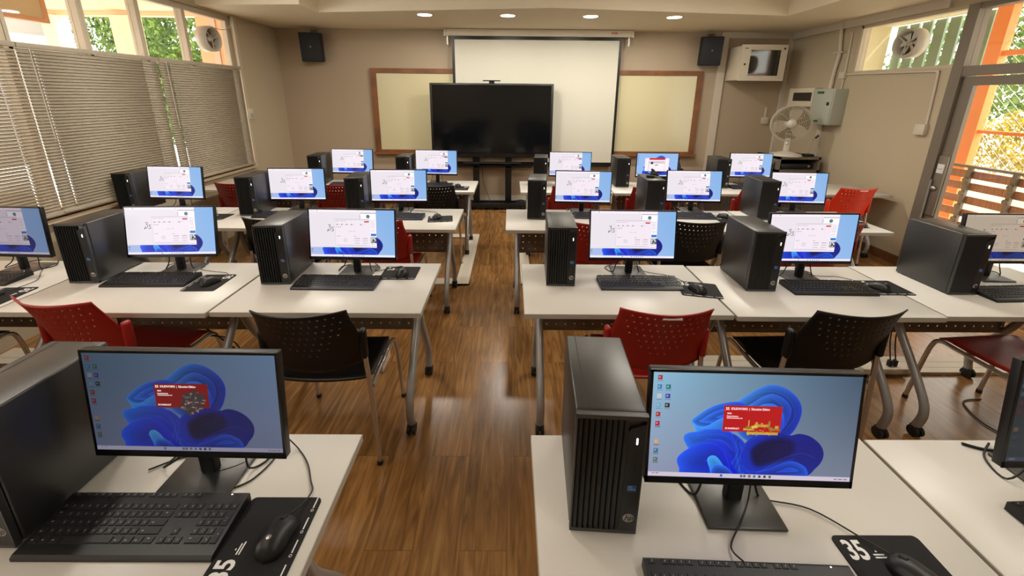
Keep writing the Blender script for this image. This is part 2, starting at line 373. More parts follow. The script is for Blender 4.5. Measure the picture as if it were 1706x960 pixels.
# trunking, conduits
def single(name, mb, mats, label, cat, group=None, **k):
    o = mb.build(name, mats, **k); return tag(o, label, cat, group)
for a, c_, lab in (((3.17, FW-.031, .1), (3.28, FW-.001, 2.62), 'cream vertical cable trunking on the front wall beside the right speaker'),
                   ((3.17, FW-.031, 2.62), (RW-.051, FW-.001, 2.699), 'cream cable trunking along the top of the front wall above the wall cabinet'),
                   ((RW-.031, 4.3, 2.61), (RW-.001, FW-.052, 2.699), 'cream cable trunking along the top of the right wall'),
                   ((RW-.05, FW-.05, .1), (RW-.001, FW-.001, 2.699), 'cream vertical cable trunking in the right front corner'),
                   ((RW-.031, 5.62, .11), (RW-.001, 5.70, 1.42), 'cream cable trunking below the grey distribution box')):
    b = MB(); b.box(a, c_); single('cable_trunking', b, M_trunk, lab, 'cable trunking', 'cream cable trunking on the walls')
b = MB(); b.box((LW+.01, FW-.032, .04), (RW-.06, FW-.016, .165)); single('cable_trunking', b, M_trunk, 'cream low trunking along the front wall behind the display stand', 'cable trunking')
b = MB(); x = RW-.03
b.tube([(x, 5.64, 2.70), (x, 5.60, 2.45), (x, 5.575, 2.32), (x, 5.60, 2.1), (x, 5.61, 1.87)], .022, 10, smooth=4); b.tube([(x, 5.61, 1.99), (x, 5.61, 1.86)], .027, 10)
b.box((RW-.055, 5.50, 2.315), (RW, 5.66, 2.335))
single('conduit_pipe', b, M_trunk, 'thick cream conduit pipe dropping from the ceiling to the grey distribution box', 'pipe')
b = MB(); x = RW-.013
b.tube([(x, 5.455, 2.55), (x, 5.44, 2.1), (x, 5.44, 1.877)], .010); b.tube([(x, 5.43, 2.05), (x, 4.34, 2.025), (x, 4.27, 2.01), (x, 4.245, 1.96), (x, 4.225, 1.50)], .011, smooth=4)
b.rbox((RW-.045, 5.41, 2.00), (RW, 5.50, 2.08), .004); b.rbox((RW-.05, 4.20, 1.40), (RW, 4.31, 1.51), .004)
single('conduit_pipe', b, M_trunk, 'thin cream conduit under the right high window ending in a square junction box', 'pipe')
b = MB(); b.tube([(LW+.012, 5.645, 2.70), (LW+.012, 5.645, 1.55)], .010); b.rbox((LW, 5.60, 1.42), (LW+.04, 5.70, 1.56), .005)
b.rbox((LW+.04, 5.62, 1.44), (LW+.045, 5.68, 1.50), .002, mi=1)
single('wall_switch', b, [M_trunk, M_grey], 'small cream switch box and thin conduit beside the left window blind', 'switch')
b = MB(); b.rbox((3.98, FW-.03, 1.36), (4.08, FW, 1.46), .004); b.box((4.02, FW-.02, 1.46), (4.04, FW, 1.62)); single('wall_socket', b, M_trunk, 'small cream socket on the front wall behind the gooseneck microphone', 'socket')
# floor ducts
def duct(pts, w, label):
    b = MB()
    for (xa, ya), (xb, yb) in zip(pts[:-1], pts[1:]):
        if abs(xa-xb) > abs(ya-yb): b.box((min(xa, xb)-w/2, ya-w/2, 0), (max(xa, xb)+w/2, ya+w/2, .0172))
        else:
            b.box((xa-w/2, min(ya, yb)-w/2, 0), (xa+w/2, max(ya, yb)+w/2, .018))
            for q in (-.02, 0, .02): b.box((xa+q-.002, min(ya, yb), .018), (xa+q+.002, max(ya, yb), .0185), 1)
    return single('floor_duct', b, [M_trunk, M_edge], label, 'cable duct', 'white floor ducts under the desks')
duct([(-3.4, 4.97), (-.45, 4.97), (-.45, 3.63), (-3.4, 3.63)], .125, 'white floor duct making a loop left of the aisle beyond the third row')
duct([(4.1, 4.95), (.165, 4.95), (.165, 3.63), (3.9, 3.63)], .10, 'white floor duct making a loop right of the aisle beyond the third row')
b = MB(); b.box((-3.4, 2.29, 0), (-.82, 2.46, .05)); b.box((-3.4, 2.35, .05), (-.83, 2.355, .051), 1); single('floor_duct', b, [M_trunk, M_edge], 'raised white floor duct under the left desks of the second row', 'cable duct', 'white floor ducts under the desks')
b = MB(); b.box((.6, 2.29, 0), (4.0, 2.46, .02)); b.box((.62, 2.34, .02), (3.98, 2.344, .021), 1); b.box((.62, 2.40, .02), (3.98, 2.404, .021), 1); single('floor_duct', b, [M_trunk, M_edge], 'wide flat white floor duct under the right desks of the second row', 'cable duct', 'white floor ducts under the desks')

# ------------------------------------------------------------------ blinds
def blind(y0, y1, tilt, label, z0=.86, z1=2.066, cords=()):
    t = thing('venetian_blind', label, 'window blind', (LW+.07, (y0+y1)/2, z0), 0, 'venetian blinds on the left windows')
    L = (y1-y0)/2; H = z1-z0
    h = MB(); h.rbox((-.018, -L, H-.02), (.018, L, H+.015), .003); h.build('headrail', M_slat, t)
    h = MB(); h.rbox((-.014, -L, -.012), (.014, L, .012), .003); h.build('bottom_rail', M_slat, t)
    n = int(H/.024); sl = MB(); hw = .0145
    ysl = [-L+.004]
    for c in cords: ysl += [c-.0035, c+.0035]
    ysl.append(L-.004)
    ca, sa = math.cos(tilt), math.sin(tilt)
    for i in range(n):
        zc = .022+i*(H-.04)/n
        for j in range(len(ysl)-1):
            ya, yb = ysl[j], ysl[j+1]; isn = j % 2 == 1
            W3 = [-hw, -.0055, .0055, hw]
            for k in range(3):
                if isn and k == 1: continue
                a0, a1 = W3[k], W3[k+1]; cv = lambda a: .0022*(1-(a/hw)**2)
                vs = []
                for a, y in ((a0, ya), (a0, yb), (a1, yb), (a1, ya)):
                    xx = a*ca-cv(a)*sa; zz = -a*sa+cv(a)*ca; vs.append((xx, y, zc+zz))
                sl.add(vs, [(0, 1, 2, 3)], 0, True)
    sl.build('slats', M_slat, t, solid=.0005)
    for c in cords:
        cm = MB(); cm.tube([(.012, c, 0), (.012, c, H)], .0011, 4); cm.tube([(-.012, c, 0), (-.012, c, H)], .0011, 4); cm.build('ladder_cord', M_wcable, t)
    w = MB(); w.tube([(.03, -L+.06, H-.02), (.035, -L+.06, H*.45)], .0035, 6); w.build('tilt_wand', M_wcable, t)
    return t
blind(4.25, 5.50, D(66), 'closed cream blind nearest the front wall, beside the small fan window', .85, cords=(-.49, .49))
blind(3.05, 4.235, D(66), 'closed cream blind in the middle of the left windows', .855, cords=(-.48, .43))
blind(.9, 3.045, D(40), 'cream blind with open sunlit slats at the far left edge', .85, cords=(-.9, -.3, .3, .93))

# ------------------------------------------------------------------ outside left
b = MB(); b.box((-9.5, -3, 2.98), (LW-.12, 7.0, 3.1)); single('corridor_canopy', b, M_peach, 'peach soffit of the outdoor corridor over the left windows', 'canopy')
b = MB(); b.box((-9.5, 7.0, 2.91), (LW-.12, 7.12, 3.1)); single('fascia_beam', b, M_peach, 'peach beam at the far edge of the outdoor canopy left of the room', 'beam')
for x, w, lab in ((-7.22, .10, 'thin cream column outside the left windows, farther left'), (-6.10, .15, 'wide cream column outside the left windows, nearer the fan pane')):
    b = MB(); b.box((-w, -.12, 0), (w, .12, 2.91)); single('corridor_column', b, M_creamw, lab, 'column', 'corridor columns', loc=(x, 7.06, 0))
b = MB(); b.box((-4.93, 6.95, 0), (LW-.12, 7.0, 2.98)); b.box((-4.72, 6.93, 0), (-4.62, 6.951, 2.98), 1); single('end_wall', b, [M_peach, M_frame], 'peach outdoor wall seen behind the left exhaust fan', 'wall')
b = MB(); b.box((-9.5, -3, -.1), (LW-.12, 7.2, -.02)); single('corridor_floor', b, M_conc, 'pale concrete floor of the corridor outside the left windows', 'floor')
b = MB()
b.box((-4.62, 3.2, 2.44), (-4.58, 4.38, 2.98)); b.box((-4.63, 3.15, 2.40), (-4.57, 4.42, 2.44), 1); b.box((-4.63, 4.38, 2.44), (-4.57, 4.42, 2.98), 1)
sgn = b.build('hanging_sign', [M_creamw, M_peach]); tag(sgn, 'pale hanging board under the corridor ceiling at the upper left corner', 'sign board')
b = MB(); b.box((-12.3, 7.5, 0), (-12, 11.6, 2.9), 1); b.box((-12.35, 7.4, 2.9), (-11.95, 11.7, 3.12)); b.box((-12.3, 7.5, 3.12), (-12, 11.6, 3.6), 1); b.box((-12.35, 7.4, 3.6), (-11.95, 11.7, 4.4))
single('neighbour_building', b, [M_creamw, M_greyst], 'cream and grey banded building outside at the far upper left', 'building')
def leaves(mb, c, R, n, size):
    rs = np.random.normal(size=(n, 3)); rs /= np.linalg.norm(rs, axis=1)[:, None]
    rad = .72+.28*np.random.rand(n)
    for i in range(n):
        p = Vector((c[0]+rs[i, 0]*R[0]*rad[i], c[1]+rs[i, 1]*R[1]*rad[i], c[2]+rs[i, 2]*R[2]*rad[i]))
        M = T(*p) @ Euler((random.uniform(0, 6.3), random.uniform(0, 6.3), random.uniform(0, 6.3))).to_matrix().to_4x4()
        s_ = size*random.uniform(.6, 1.3)
        mb.add([(-s_, 0, 0), (-s_*.3, -s_*.45, s_*.08), (s_*.7, -s_*.3, 0), (s_*1.1, 0, -s_*.1), (s_*.7, s_*.3, 0), (-s_*.3, s_*.45, s_*.08)], [(0, 1, 2, 3, 4, 5)], 0, False, M)
def tree(loc, h, blobs, label, lm, n=2200, size=.11):
    t = thing('tree', label, 'tree', loc, 0, 'trees outside the left windows')
    tr = MB(); tr.tube([(0, 0, 0), (.05, .03, h*.4), (0, 0, h*.8)], [.16, .08], 10, smooth=3); tr.build('trunk', M_base, t)
    f = MB()
    for (c, R) in blobs: leaves(f, c, R, n, size)
    core = MB()
    f.build('foliage', lm, t); return t
tree((-13.2, 14.2, 0), 3.6, [((0, 0, 3.7), (2.0, 2.0, 2.3)), ((0, 0, 1.6), (1.8, 1.8, 1.4))], 'leafy green tree outside the left windows, left of the wide column', L_green, 8000, .065)
tree((-9.6, 12.6, 0), 3.6, [((0, 0, 3.6), (1.65, 1.9, 2.4)), ((0, 0, 1.6), (1.6, 1.8, 1.4))], 'leafy green tree outside the left windows, right of the wide column', L_green, 9000, .065)
tree((-12.5, 18.6, 0), 4.4, [((0, 0, 4.4), (3.2, 2.2, 3.0)), ((0, 0, 1.8), (3.0, 2.0, 1.8))], 'pale green tree far outside the left windows behind the others', L_green, 8000, .09)

# ------------------------------------------------------------------ outside right
b = MB(); b.box((RW+.12, -3, -.12), (6.3, 9, -.02)); single('balcony_floor', b, M_conc, 'pale balcony floor outside the glass door', 'floor')
b = MB(); b.box((RW+.12, -3, 2.86), (6.1, 9, 2.98)); single('balcony_canopy', b, M_creamw, 'cream balcony ceiling outside the right windows', 'canopy')
fr = thing('steel_frame', 'orange steel screen frame with wire mesh outside the glass door', 'frame', (5.75, 0, 0))
for y in (1.0, 2.9, 5.15):
    b = MB(); b.box((-.05, y-.09, 0), (.05, y+.07, 2.855)); b.build('post', M_orange, fr)
b = MB(); b.box((-.025, 1.0, 1.36), (.025, 5.15, 1.40)); b.build('rail', M_orange, fr)
b = MB(); b.box((-.025, 1.0, 2.25), (.025, 5.15, 2.31)); b.build('rail', M_orange, fr)
b = MB()
for i in range(60):
    y = -.9+i*.10
    for sg in (1, -1):
        p0, p1 = (.03, y, .9), (.03, y+sg*2.0, 2.85)
        # clip to the frame span
        def cl(p, q):
            t0, t1 = 0, 1
            dy = q[1]-p[1]
            for lim, s_ in ((1.0, 1), (5.15, -1)):
                if s_*p[1] < s_*lim and s_*q[1] < s_*lim: return None
                if s_*p[1] < s_*lim: t0 = max(t0, (lim-p[1])/dy)
                if s_*q[1] < s_*lim: t1 = min(t1, (lim-p[1])/dy)
            return [tuple(p[k]+(q[k]-p[k])*t for k in range(3)) for t in (t0, t1)] if t1 > t0 else None
        c_ = cl(p0, p1)
        if c_: b.tube(c_, .0035, 4)
b.build('wire_mesh', M_wire, fr)
rl = thing('railing', 'balcony railing of brown boards on dark metal posts outside the glass door', 'railing', (5.45, 0, 0))
for y in (1.6, 2.05, 2.5, 2.95, 3.4, 3.85, 4.3, 4.75):
    b = MB(); b.box((-.03, y-.02, 0), (.01, y+.02, .98))
    for z in (.2, .36, .52, .68, .84): b.tube([(-.03, y, z), (-.05, y, z)], .03, 8)
    b.build('post', M_gframe, rl)
b = MB(); b.box((-.035, 1.2, .98), (.02, 5.1, 1.01)); b.build('top_rail', M_gframe, rl)
for z in (.12, .28, .44, .60, .76, .90):
    b = MB(); b.box((.012, 1.2, z-.045), (.035, 5.1, z+.045)); b.build('board', M_slatw, rl)
b = MB(); b.box((6.3, -8, -.6), (22, 16, -.5)); single('street', b, M_conc, 'pale paved ground outside beyond the balcony', 'ground')
b = MB(); b.box((-.06, -3.0, -.5), (.0, 9, .5)); single('parapet', b, M_creamw, 'low cream parapet outside beyond the balcony railing', 'wall', loc=(9.4, 0, 0))
b = MB()
for i in range(16): leaves(b, (8.0+random.uniform(-.2, .6), 1.5+i*.5, 1.05+random.uniform(-.1, .15)), (.45, .5, .5), 900, .035)
hd = b.build('hedge', L_yel); tag(hd, 'yellow green hedge outside beyond the balcony mesh', 'hedge')
b = MB()
for i in range(12): leaves(b, (11.5+random.uniform(-.5, .9), .5+i*1.1, 2.6+random.uniform(-.5, .5)), (1.1, 1.1, 1.5), 900, .075)
hd = b.build('bush', L_green); tag(hd, 'tall green bushes far outside the right door and window', 'bush')
b = MB()
for i in range(8): b.box((6.12, 5.42+i*.2, 1.6), (6.15, 5.57+i*.2, 2.86))
single('louvre_screen', b, M_green, 'grey green vertical louvre strips outside the right high window', 'screen')
b = MB(); b.box((4.37, 7.0, 0), (6.05, 7.12, 2.86)); single('side_wall', b, M_creamw, 'cream side wall outside the right high window', 'wall')

# ------------------------------------------------------------------ exhaust fans in the window panes
def exhaust(loc, rz, label, bl, r=.145, back=None):
    t = thing('exhaust_fan', label, 'exhaust fan', loc, rz, 'round exhaust fans set in the high windows')
    b = MB(); b.lathe([(r*.78, -.06), (r, -.06), (r*1.02, .0), (r*.98, .06), (r*.93, .066), (r*.86, .06), (r*.80, .03), (r*.78, -.06)], 32, M=Rx(PI/2)); b.build('housing_ring', M_fanw, t)
    b = MB(); b.lathe([(0, -.055), (r*.79, -.055), (r*.79, -.05), (0, -.05)], 28, M=Rx(PI/2)); b.build('backing_disc', back, t)  # backing disc added to darken the ring interior, shade is in its colour
    b = MB()
    for k in range(6):
        a = k*PI/3
        b.add([(.02*math.cos(a-.3), 0, .02*math.sin(a-.3)), (r*.75*math.cos(a-.28), .012, r*.75*math.sin(a-.28)), (r*.75*math.cos(a+.3), -.012, r*.75*math.sin(a+.3)), (.02*math.cos(a+.5), 0, .02*math.sin(a+.5))], [(0, 1, 2, 3)], 0, False)
    b.build('blades', bl, t, solid=.003)
    b = MB(); b.lathe([(0, .035), (.03, .03), (.036, -.02), (0, -.03)], 20, M=Rx(PI/2)); b.build('hub', M_fanw, t)
    b = MB()
    for k in range(3):
        a = k*2*PI/3+.4; b.tube([(0, -.04, 0), (r*.83*math.cos(a), -.05, r*.83*math.sin(a))], .006, 6)
    b.build('guard_arms', M_fanw, t); return t
exhaust((LW-.03, 5.175, 2.365), PI/2, 'round exhaust fan in the left high window, brown blades', M_blade, .14, M_fanor)
b = MB(); b.tube([(LW-.02, 5.19, 2.51), (LW-.01, 5.30, 2.50), (LW+.0, 5.42, 2.50), (LW+.01, 5.55, 2.56), (LW+.01, 5.60, 2.68)], .004, 6, smooth=4); single('fan_cord', b, M_wcable, 'pale cord from the left exhaust fan up to the wall', 'cord')
exhaust((RW+.03, 4.682, 2.332), -PI/2, 'round exhaust fan in the right high window, grey blades', M_fanw, .15, M_fanor)

# ------------------------------------------------------------------ ceiling downlights and tray lamps
def downlight(x, y, z, label, group, power=7):
    t = thing('downlight', label, 'ceiling light', (x, y, z), 0, group)
    b = MB(); b.lathe([(.088, 0), (.105, -.004), (.108, -.002), (.108, .0)], 28); b.build('trim_ring', M_cream, t)
    b = MB(); b.lathe([(0, -.002), (.088, -.002)], 28); b.build('diffuser', M_lamp, t)
    l = bpy.data.lights.new('downlight_lamp', 'AREA'); l.shape = 'DISK'; l.size = .16; l.energy = power; l.color = (1, .93, .82)
    o = bpy.data.objects.new('downlight_lamp', l); C.objects.link(o); o.parent = t; o.location = (0, 0, -.008)
for x, lab in ((-1.06, 'leftmost'), (-.04, 'second from left'), (.98, 'third from left'), (2.01, 'rightmost')):
    downlight(x, 5.475, CEILZ, 'round glowing downlight in the ceiling border, %s of the four' % lab, 'downlights above the front wall', 16)
def batten(x, y, label):
    t = thing('ceiling_light', label, 'ceiling light', (x, y, TRAYZ), 0, 'long lamps in the raised ceiling')
    b = MB(); b.rbox((-.11, -.62, -.05), (.11, .62, 0), .005); b.build('housing', M_cream, t)
    b = MB(); b.rbox((-.085, -.6, -.062), (.085, .6, -.05), .004); b.build('diffuser', M_lamp, t)
    l = lamp_area('batten_lamp', (0, 0, -.07), .16, 1.15, 38 if y > 3 else 15, (1, .93, .82), t)
for x in (-2.0, 1.7):
    for y, w in ((3.4, 'over the third row'), (1.3, 'over the near rows'), (-.8, 'behind the camera')):
        batten(x, y, 'long white lamp in the raised ceiling %s, %s side' % (w, 'left' if x < 0 else 'right'))

# ------------------------------------------------------------------ front wall equipment
sp = thing('projection_screen', 'pulled-down white projection screen with black border on front wall', 'projection screen', (.41, 6.52, 2.64))
b = MB(); b.rbox((-1.40, -.045, -.04), (1.40, .06, .055), .006); b.box((-1.40, -.05, -.045), (-1.37, .02, .058)); b.box((1.37, -.05, -.045), (1.40, .02, .058)); b.build('housing', M_cream, sp)
tm = text_mesh('RAZR', .035, 'maker_text', M_redink, bold=.001); put(tm, 'maker_mark', sp, (1.07, -.0515, .0), (PI/2, 0, 0))
b = MB(); b.box((-1.285, -.02, -1.94), (1.24, -.016, -.03)); b.build('border', M_dark, sp)
b = MB(); b.box((-1.245, -.024, -1.90), (1.20, -.0205, -.088)); b.build('fabric', M_screenf, sp)
b = MB(); b.rbox((-1.30, -.03, -1.965), (1.25, -.005, -1.935), .004); b.build('bottom_bar', M_dark, sp)
b = MB(); b.box((-1.36, -.02, -.16), (-1.34, .0, -.04)); b.box((1.33, -.02, -.16), (1.35, .0, -.04)); b.build('hanger_hook', M_silver, sp)
wb = thing('whiteboard', 'wide cream whiteboard in a brown wood frame behind the screen', 'whiteboard', (.4, FW, 1.5))
X0, X1, Z0, Z1 = -2.55, 2.56, -.64, .645
b = MB(); b.box((X0+.06, -.03, Z0+.05), (X1-.06, -.01, Z1-.05)); b.build('writing_surface', M_board, wb)
b = MB(); b.box((X0, -.045, Z1-.07), (X1, -.001, Z1)); b.box((X0, -.045, Z0+.05), (X0+.09, -.001, Z1-.07)); b.box((X1-.09, -.045, Z0+.05), (X1, -.001, Z1-.07)); b.box((X0, -.045, Z0+.016), (X1, -.001, Z0+.05)); b.build('frame', M_wood, wb)
b = MB(); b.box((X0-.02, -.10, Z0-.02), (X1+.02, 0, Z0+.015)); b.build('pen_tray', M_wood, wb)

tv = thing('display_stand', 'large black flat touch display on a wheeled black stand', 'display', (-.28, 6.36, 0))
b = MB(); b.rbox((-.92, -.06, .835), (.92, .03, 1.93), .008); b.build('casing', M_black, tv)
b = MB(); b.box((-.885, -.0625, .895), (.885, -.0602, 1.905)); b.build('screen', mat('display glass', (10, 12, 15), .12), tv)
b = MB(); b.rbox((-.5, .03, 1.1), (.5, .07, 1.6), .005); b.build('rear_mount', M_black, tv)
for sx in (-.255, .255):
    b = MB(); b.rbox((sx-.05, .03, .10), (sx+.05, .09, 1.5), .006); b.build('post', M_black, tv)
b = MB(); b.rbox((-.45, -.05, .735), (.45, .06, .75), .003); b.box((-.62, .03, .66), (.62, .06, .69)); b.build('shelf', M_black, tv)
b = MB(); b.box((-.38, -.11, .05), (.62, -.03, .10)); b.box((-.38, .16, .05), (.62, .20, .09))
for sx in (-.36, .6): b.box((sx-.03, -.11, .05), (sx+.03, .20, .09))
b.box((-.38, -.03, .05), (.62, .19, .06)); b.build('stand_base', M_black, tv)
for sx in (-.34, .58):
    for sy in (-.07, .17):
        b = MB(); b.tube([(sx-.015, sy, .025), (sx+.015, sy, .025)], .025, 14); b.box((sx-.02, sy-.02, .03), (sx+.02, sy+.02, .06)); b.build('caster', M_rubber, tv)
b = MB(); b.tube([(-.12, .1, .82), (-.16, .05, .5), (-.06, .0, .2), (-.02, -.05, .11)], .004, 6, smooth=5); b.build('power_cord', M_cable, tv)
wc = thing('webcam', 'small black flat camera bar standing on top of the large display', 'camera', (-.28, 6.34, 1.93))
b = MB(); b.rbox((-.13, -.03, .03), (.13, .03, .045), .004); b.build('camera_body', M_black, wc)
b = MB(); b.rbox((-.04, -.015, 0), (.04, .015, .03), .003); b.build('clip', M_black, wc)
b = MB(); b.tube([(-.15, 6.15, .006), (.0, 6.05, .006), (.15, 5.95, .006), (.5, 5.9, .006)], .005, 6, smooth=5); single('floor_cable', b, M_cable, 'thin dark cable lying on the floor before the display stand', 'cable')
b = MB(); b.tube([(.10, 6.41, .11), (.18, 6.45, .12), (.25, 6.39, .11), (.16, 6.36, .11), (.12, 6.43, .12)], .012, 6, smooth=4); b.rbox((.10, 6.36, .061), (.26, 6.48, .105), .004)
single('adapter_bundle', b, M_cable, 'black adapter and coiled cord on the display stand base', 'adapter')

def speaker(x, rz, label):
    t = thing('wall_speaker', label, 'speaker', (x, 6.48, 2.42), rz, 'wall speakers either side of the screen')
    b = MB(); b.rbox((-.145, -.09, -.20), (.145, .08, .20), .012); o = b.build('cabinet', M_speaker, t); o.rotation_euler = (D(6), 0, 0)
    b = MB(); b.tube([(.02, .05, .19), (.02, .1, .24), (.02, .14, .24)], .008, 6); b.box((-.03, .12, .18), (.07, .14, .26)); b.build('bracket', M_gframe, t)
    b = MB(); b.lathe([(0, .004), (.012, .002), (.012, 0)], 14, M=T(0, -.092, .0) @ Rx(PI/2)); b.build('badge', M_logo, t)
speaker(-2.94, D(10), 'black wall speaker high in the left front corner')
speaker(2.97, D(-10), 'black wall speaker high on the right, beside the wall cabinet')

wcab = thing('network_cabinet', 'cream wall cabinet with a dark glass door high on the front wall', 'cabinet', (3.62, 6.62, 2.24))
b = MB(); b.rbox((-.31, -.40, -.235), (.31, 0, .235), .006); b.build('body', M_cream, wcab)
b = MB()
for a, c_ in (((-.325, -.425, -.245), (-.20, -.40, .245)), ((.235, -.425, -.245), (.325, -.40, .245)), ((-.20, -.425, .175), (.235, -.40, .245)), ((-.20, -.425, -.245), (.235, -.40, -.175))): b.box(a, c_)
dr = b.build('door', M_cream, wcab)
b = MB(); b.box((-.20, -.415, -.175), (.235, -.405, .175)); b.build('glass', M_cab, dr)
b = MB(); b.lathe([(0, .005), (.014, .004), (.014, 0)], 16, M=T(-.265, -.425, -.02) @ Rx(PI/2)); b.box((.265, -.43, .18), (.29, -.425, .205), M=T(0, 0, 0)); b.box((-.29, -.4275, .19), (-.24, -.425, .20)); b.build('latch', M_ink, dr)

db = thing('distribution_box', 'grey green steel distribution box on the right wall', 'electrical box', (RW, 5.52, 1.65))
b = MB(); b.rbox((-.17, -.19, -.225), (0, .19, .225), .004); b.build('body', M_grey, db)
b = MB(); b.rbox((-.178, -.175, -.21), (-.17, .18, .21), .002); dd = b.build('door', M_grey, db)
b = MB(); b.box((-.182, -.14, .02), (-.178, -.10, .06)); b.build('latch', M_dark, dd)
b = MB(); b.box((-.180, -.02, .165), (-.178, .10, .195)); b.build('sticker', M_stk, dd)
b = MB(); b.box((-.180, .0, -.195), (-.178, .10, -.172)); b.build('sticker', M_stk, dd)
b = MB(); b.box((-.12, -.0, .2255), (-.02, .10, .228)); b.build('warning_sticker', M_redink, db)
db2 = thing('distribution_box', 'flat cream breaker box with a dark window in the right corner', 'electrical box', (RW, 6.04, 1.77))
b = MB(); b.rbox((-.11, -.26, -.125), (0, .26, .125), .004); b.build('body', M_cream, db2)
b = MB(); b.box((-.114, -.22, -.05), (-.11, .15, .065)); b.build('breaker_window', mat('smoked plastic', (48, 46, 40), .2), db2)

# equipment rack with table fan and microphone
rk = thing('equipment_rack', 'open grey equipment cabinet in the right front corner under the fan', 'rack', (3.86, 5.66, 0))
b = MB()
for a, c_ in (((-.28, -.26, 0), (-.25, .24, 1.0)), ((.25, -.26, 0), (.28, .24, 1.0)), ((-.28, -.26, .97), (.28, .24, 1.0)), ((-.28, -.26, .79), (.28, .24, .83)), ((-.28, .22, 0), (.28, .24, 1.0)), ((-.28, -.26, 0), (.28, .24, .05))): b.box(a, c_)
b.build('body', M_gframe, rk)
b = MB(); b.rbox((-.2, -.2, .83), (.22, .18, .905), .005); am = b.build('amplifier', M_black, rk)
b = MB(); b.box((.16, -.205, .86), (.19, -.2, .885)); b.build('logo', M_logo, am)
b = MB(); b.rbox((-.24, -.22, .3), (.24, .2, .55), .005); b.rbox((-.24, -.22, .58), (.24, .2, .72), .005); b.build('stacked_units', M_dark, rk)
sb = MB(); sb.rbox((-.09, -.16, 0), (.09, .18, .16), .006); sb.box((-.075, -.163, .03), (.075, -.16, .12), 1); o = single('device_box', sb, [M_gframe, M_dark], 'small grey electronic box left of the open rack', 'device', loc=(3.47, 5.62, .78))
sb = MB(); sb.box((-.11, -.25, 0), (.11, .25, .78)); single('small_cabinet', sb, M_gframe, 'narrow dark cabinet carrying the small grey electronic box', 'cabinet', loc=(3.46, 5.66, 0))
fn = thing('table_fan', 'cream table fan standing on the equipment rack', 'fan', (3.74, 5.54, 1.0), D(-26))
b = MB(); b.lathe([(0, .0), (.19, .0), (.20, .012), (.18, .03), (.10, .05), (.055, .062), (0, .064)], 36); b.build('fan_base', M_fanw, fn)
b = MB(); b.rbox((-.035, -.03, .05), (.035, .03, .24), .012, 2); b.build('neck', M_fanw, fn)
b = MB(); b.lathe([(0, .006), (.016, .004), (.018, 0)], 16, M=T(0, -.032, .17) @ Rx(PI/2)); b.build('knob', M_chrome, fn)
HZ = .43
b = MB(); b.lathe([(0, .02), (.055, .02), (.07, .05), (.065, .14), (.03, .17), (0, .17)], 24, M=T(0, -.02, HZ) @ Rx(-PI/2)); b.build('motor', M_fanw, fn)
b = MB()
for rr, yy in [(.235, -.02)]+[(.235*math.sin(q), -.02-.055*math.cos(q)) for q in np.linspace(.25, 1.5, 11)]+[(.235*math.sin(q), -.02+.05*math.cos(q)) for q in np.linspace(.35, 1.5, 8)]:
    pts = [(rr*math.cos(a), yy, HZ+rr*math.sin(a)) for a in np.linspace(0, 2*PI, 41)]; b.tube(pts, .0016 if rr < .234 else .005, 5, cap=False)
for k in range(12):
    a = k*PI/6; b.tube([(.03*math.cos(a), -.075, HZ+.03*math.sin(a)), (.15*math.cos(a+.25), -.062, HZ+.15*math.sin(a+.25)), (.235*math.cos(a+.4), -.02, HZ+.235*math.sin(a+.4))], .0018, 5, smooth=4)
b.build('cage', M_fanw, fn)
b = MB(); b.lathe([(0, .012), (.05, .008), (.056, 0)], 24, M=T(0, -.078, HZ) @ Rx(PI/2)); b.build('badge', M_fanw, fn)
b = MB()
for k in range(3):
    a0 = k*2*PI/3+.3
    g = lambda u, v, a0=a0: ((.03+.18*v)*math.cos(a0+(u-.5)*(.5+.9*v)), -.02+(u-.5)*.04, HZ+(.03+.18*v)*math.sin(a0+(u-.5)*(.5+.9*v)))
    b.grid(g, 6, 4)
b.build('blades', glassmat('clear fan blade', (.72, .69, .62)), fn, solid=.002)
mc = thing('microphone', 'black gooseneck microphone on a round base on the equipment rack', 'microphone', (4.02, 5.50, 1.0))
b = MB(); b.rbox((-.06, -.05, 0), (.06, .05, .035), .01); b.build('base', M_black, mc)
b = MB(); b.tube([(0, 0, .03), (.0, 0, .10), (-.015, 0, .17), (.01, -.02, .22), (.04, -.03, .25)], .005, 8, smooth=4); b.build('gooseneck', M_chrome, mc)
b = MB(); b.tube([(.035, -.03, .245), (.065, -.04, .285)], .014, 10); b.build('capsule', M_black, mc)

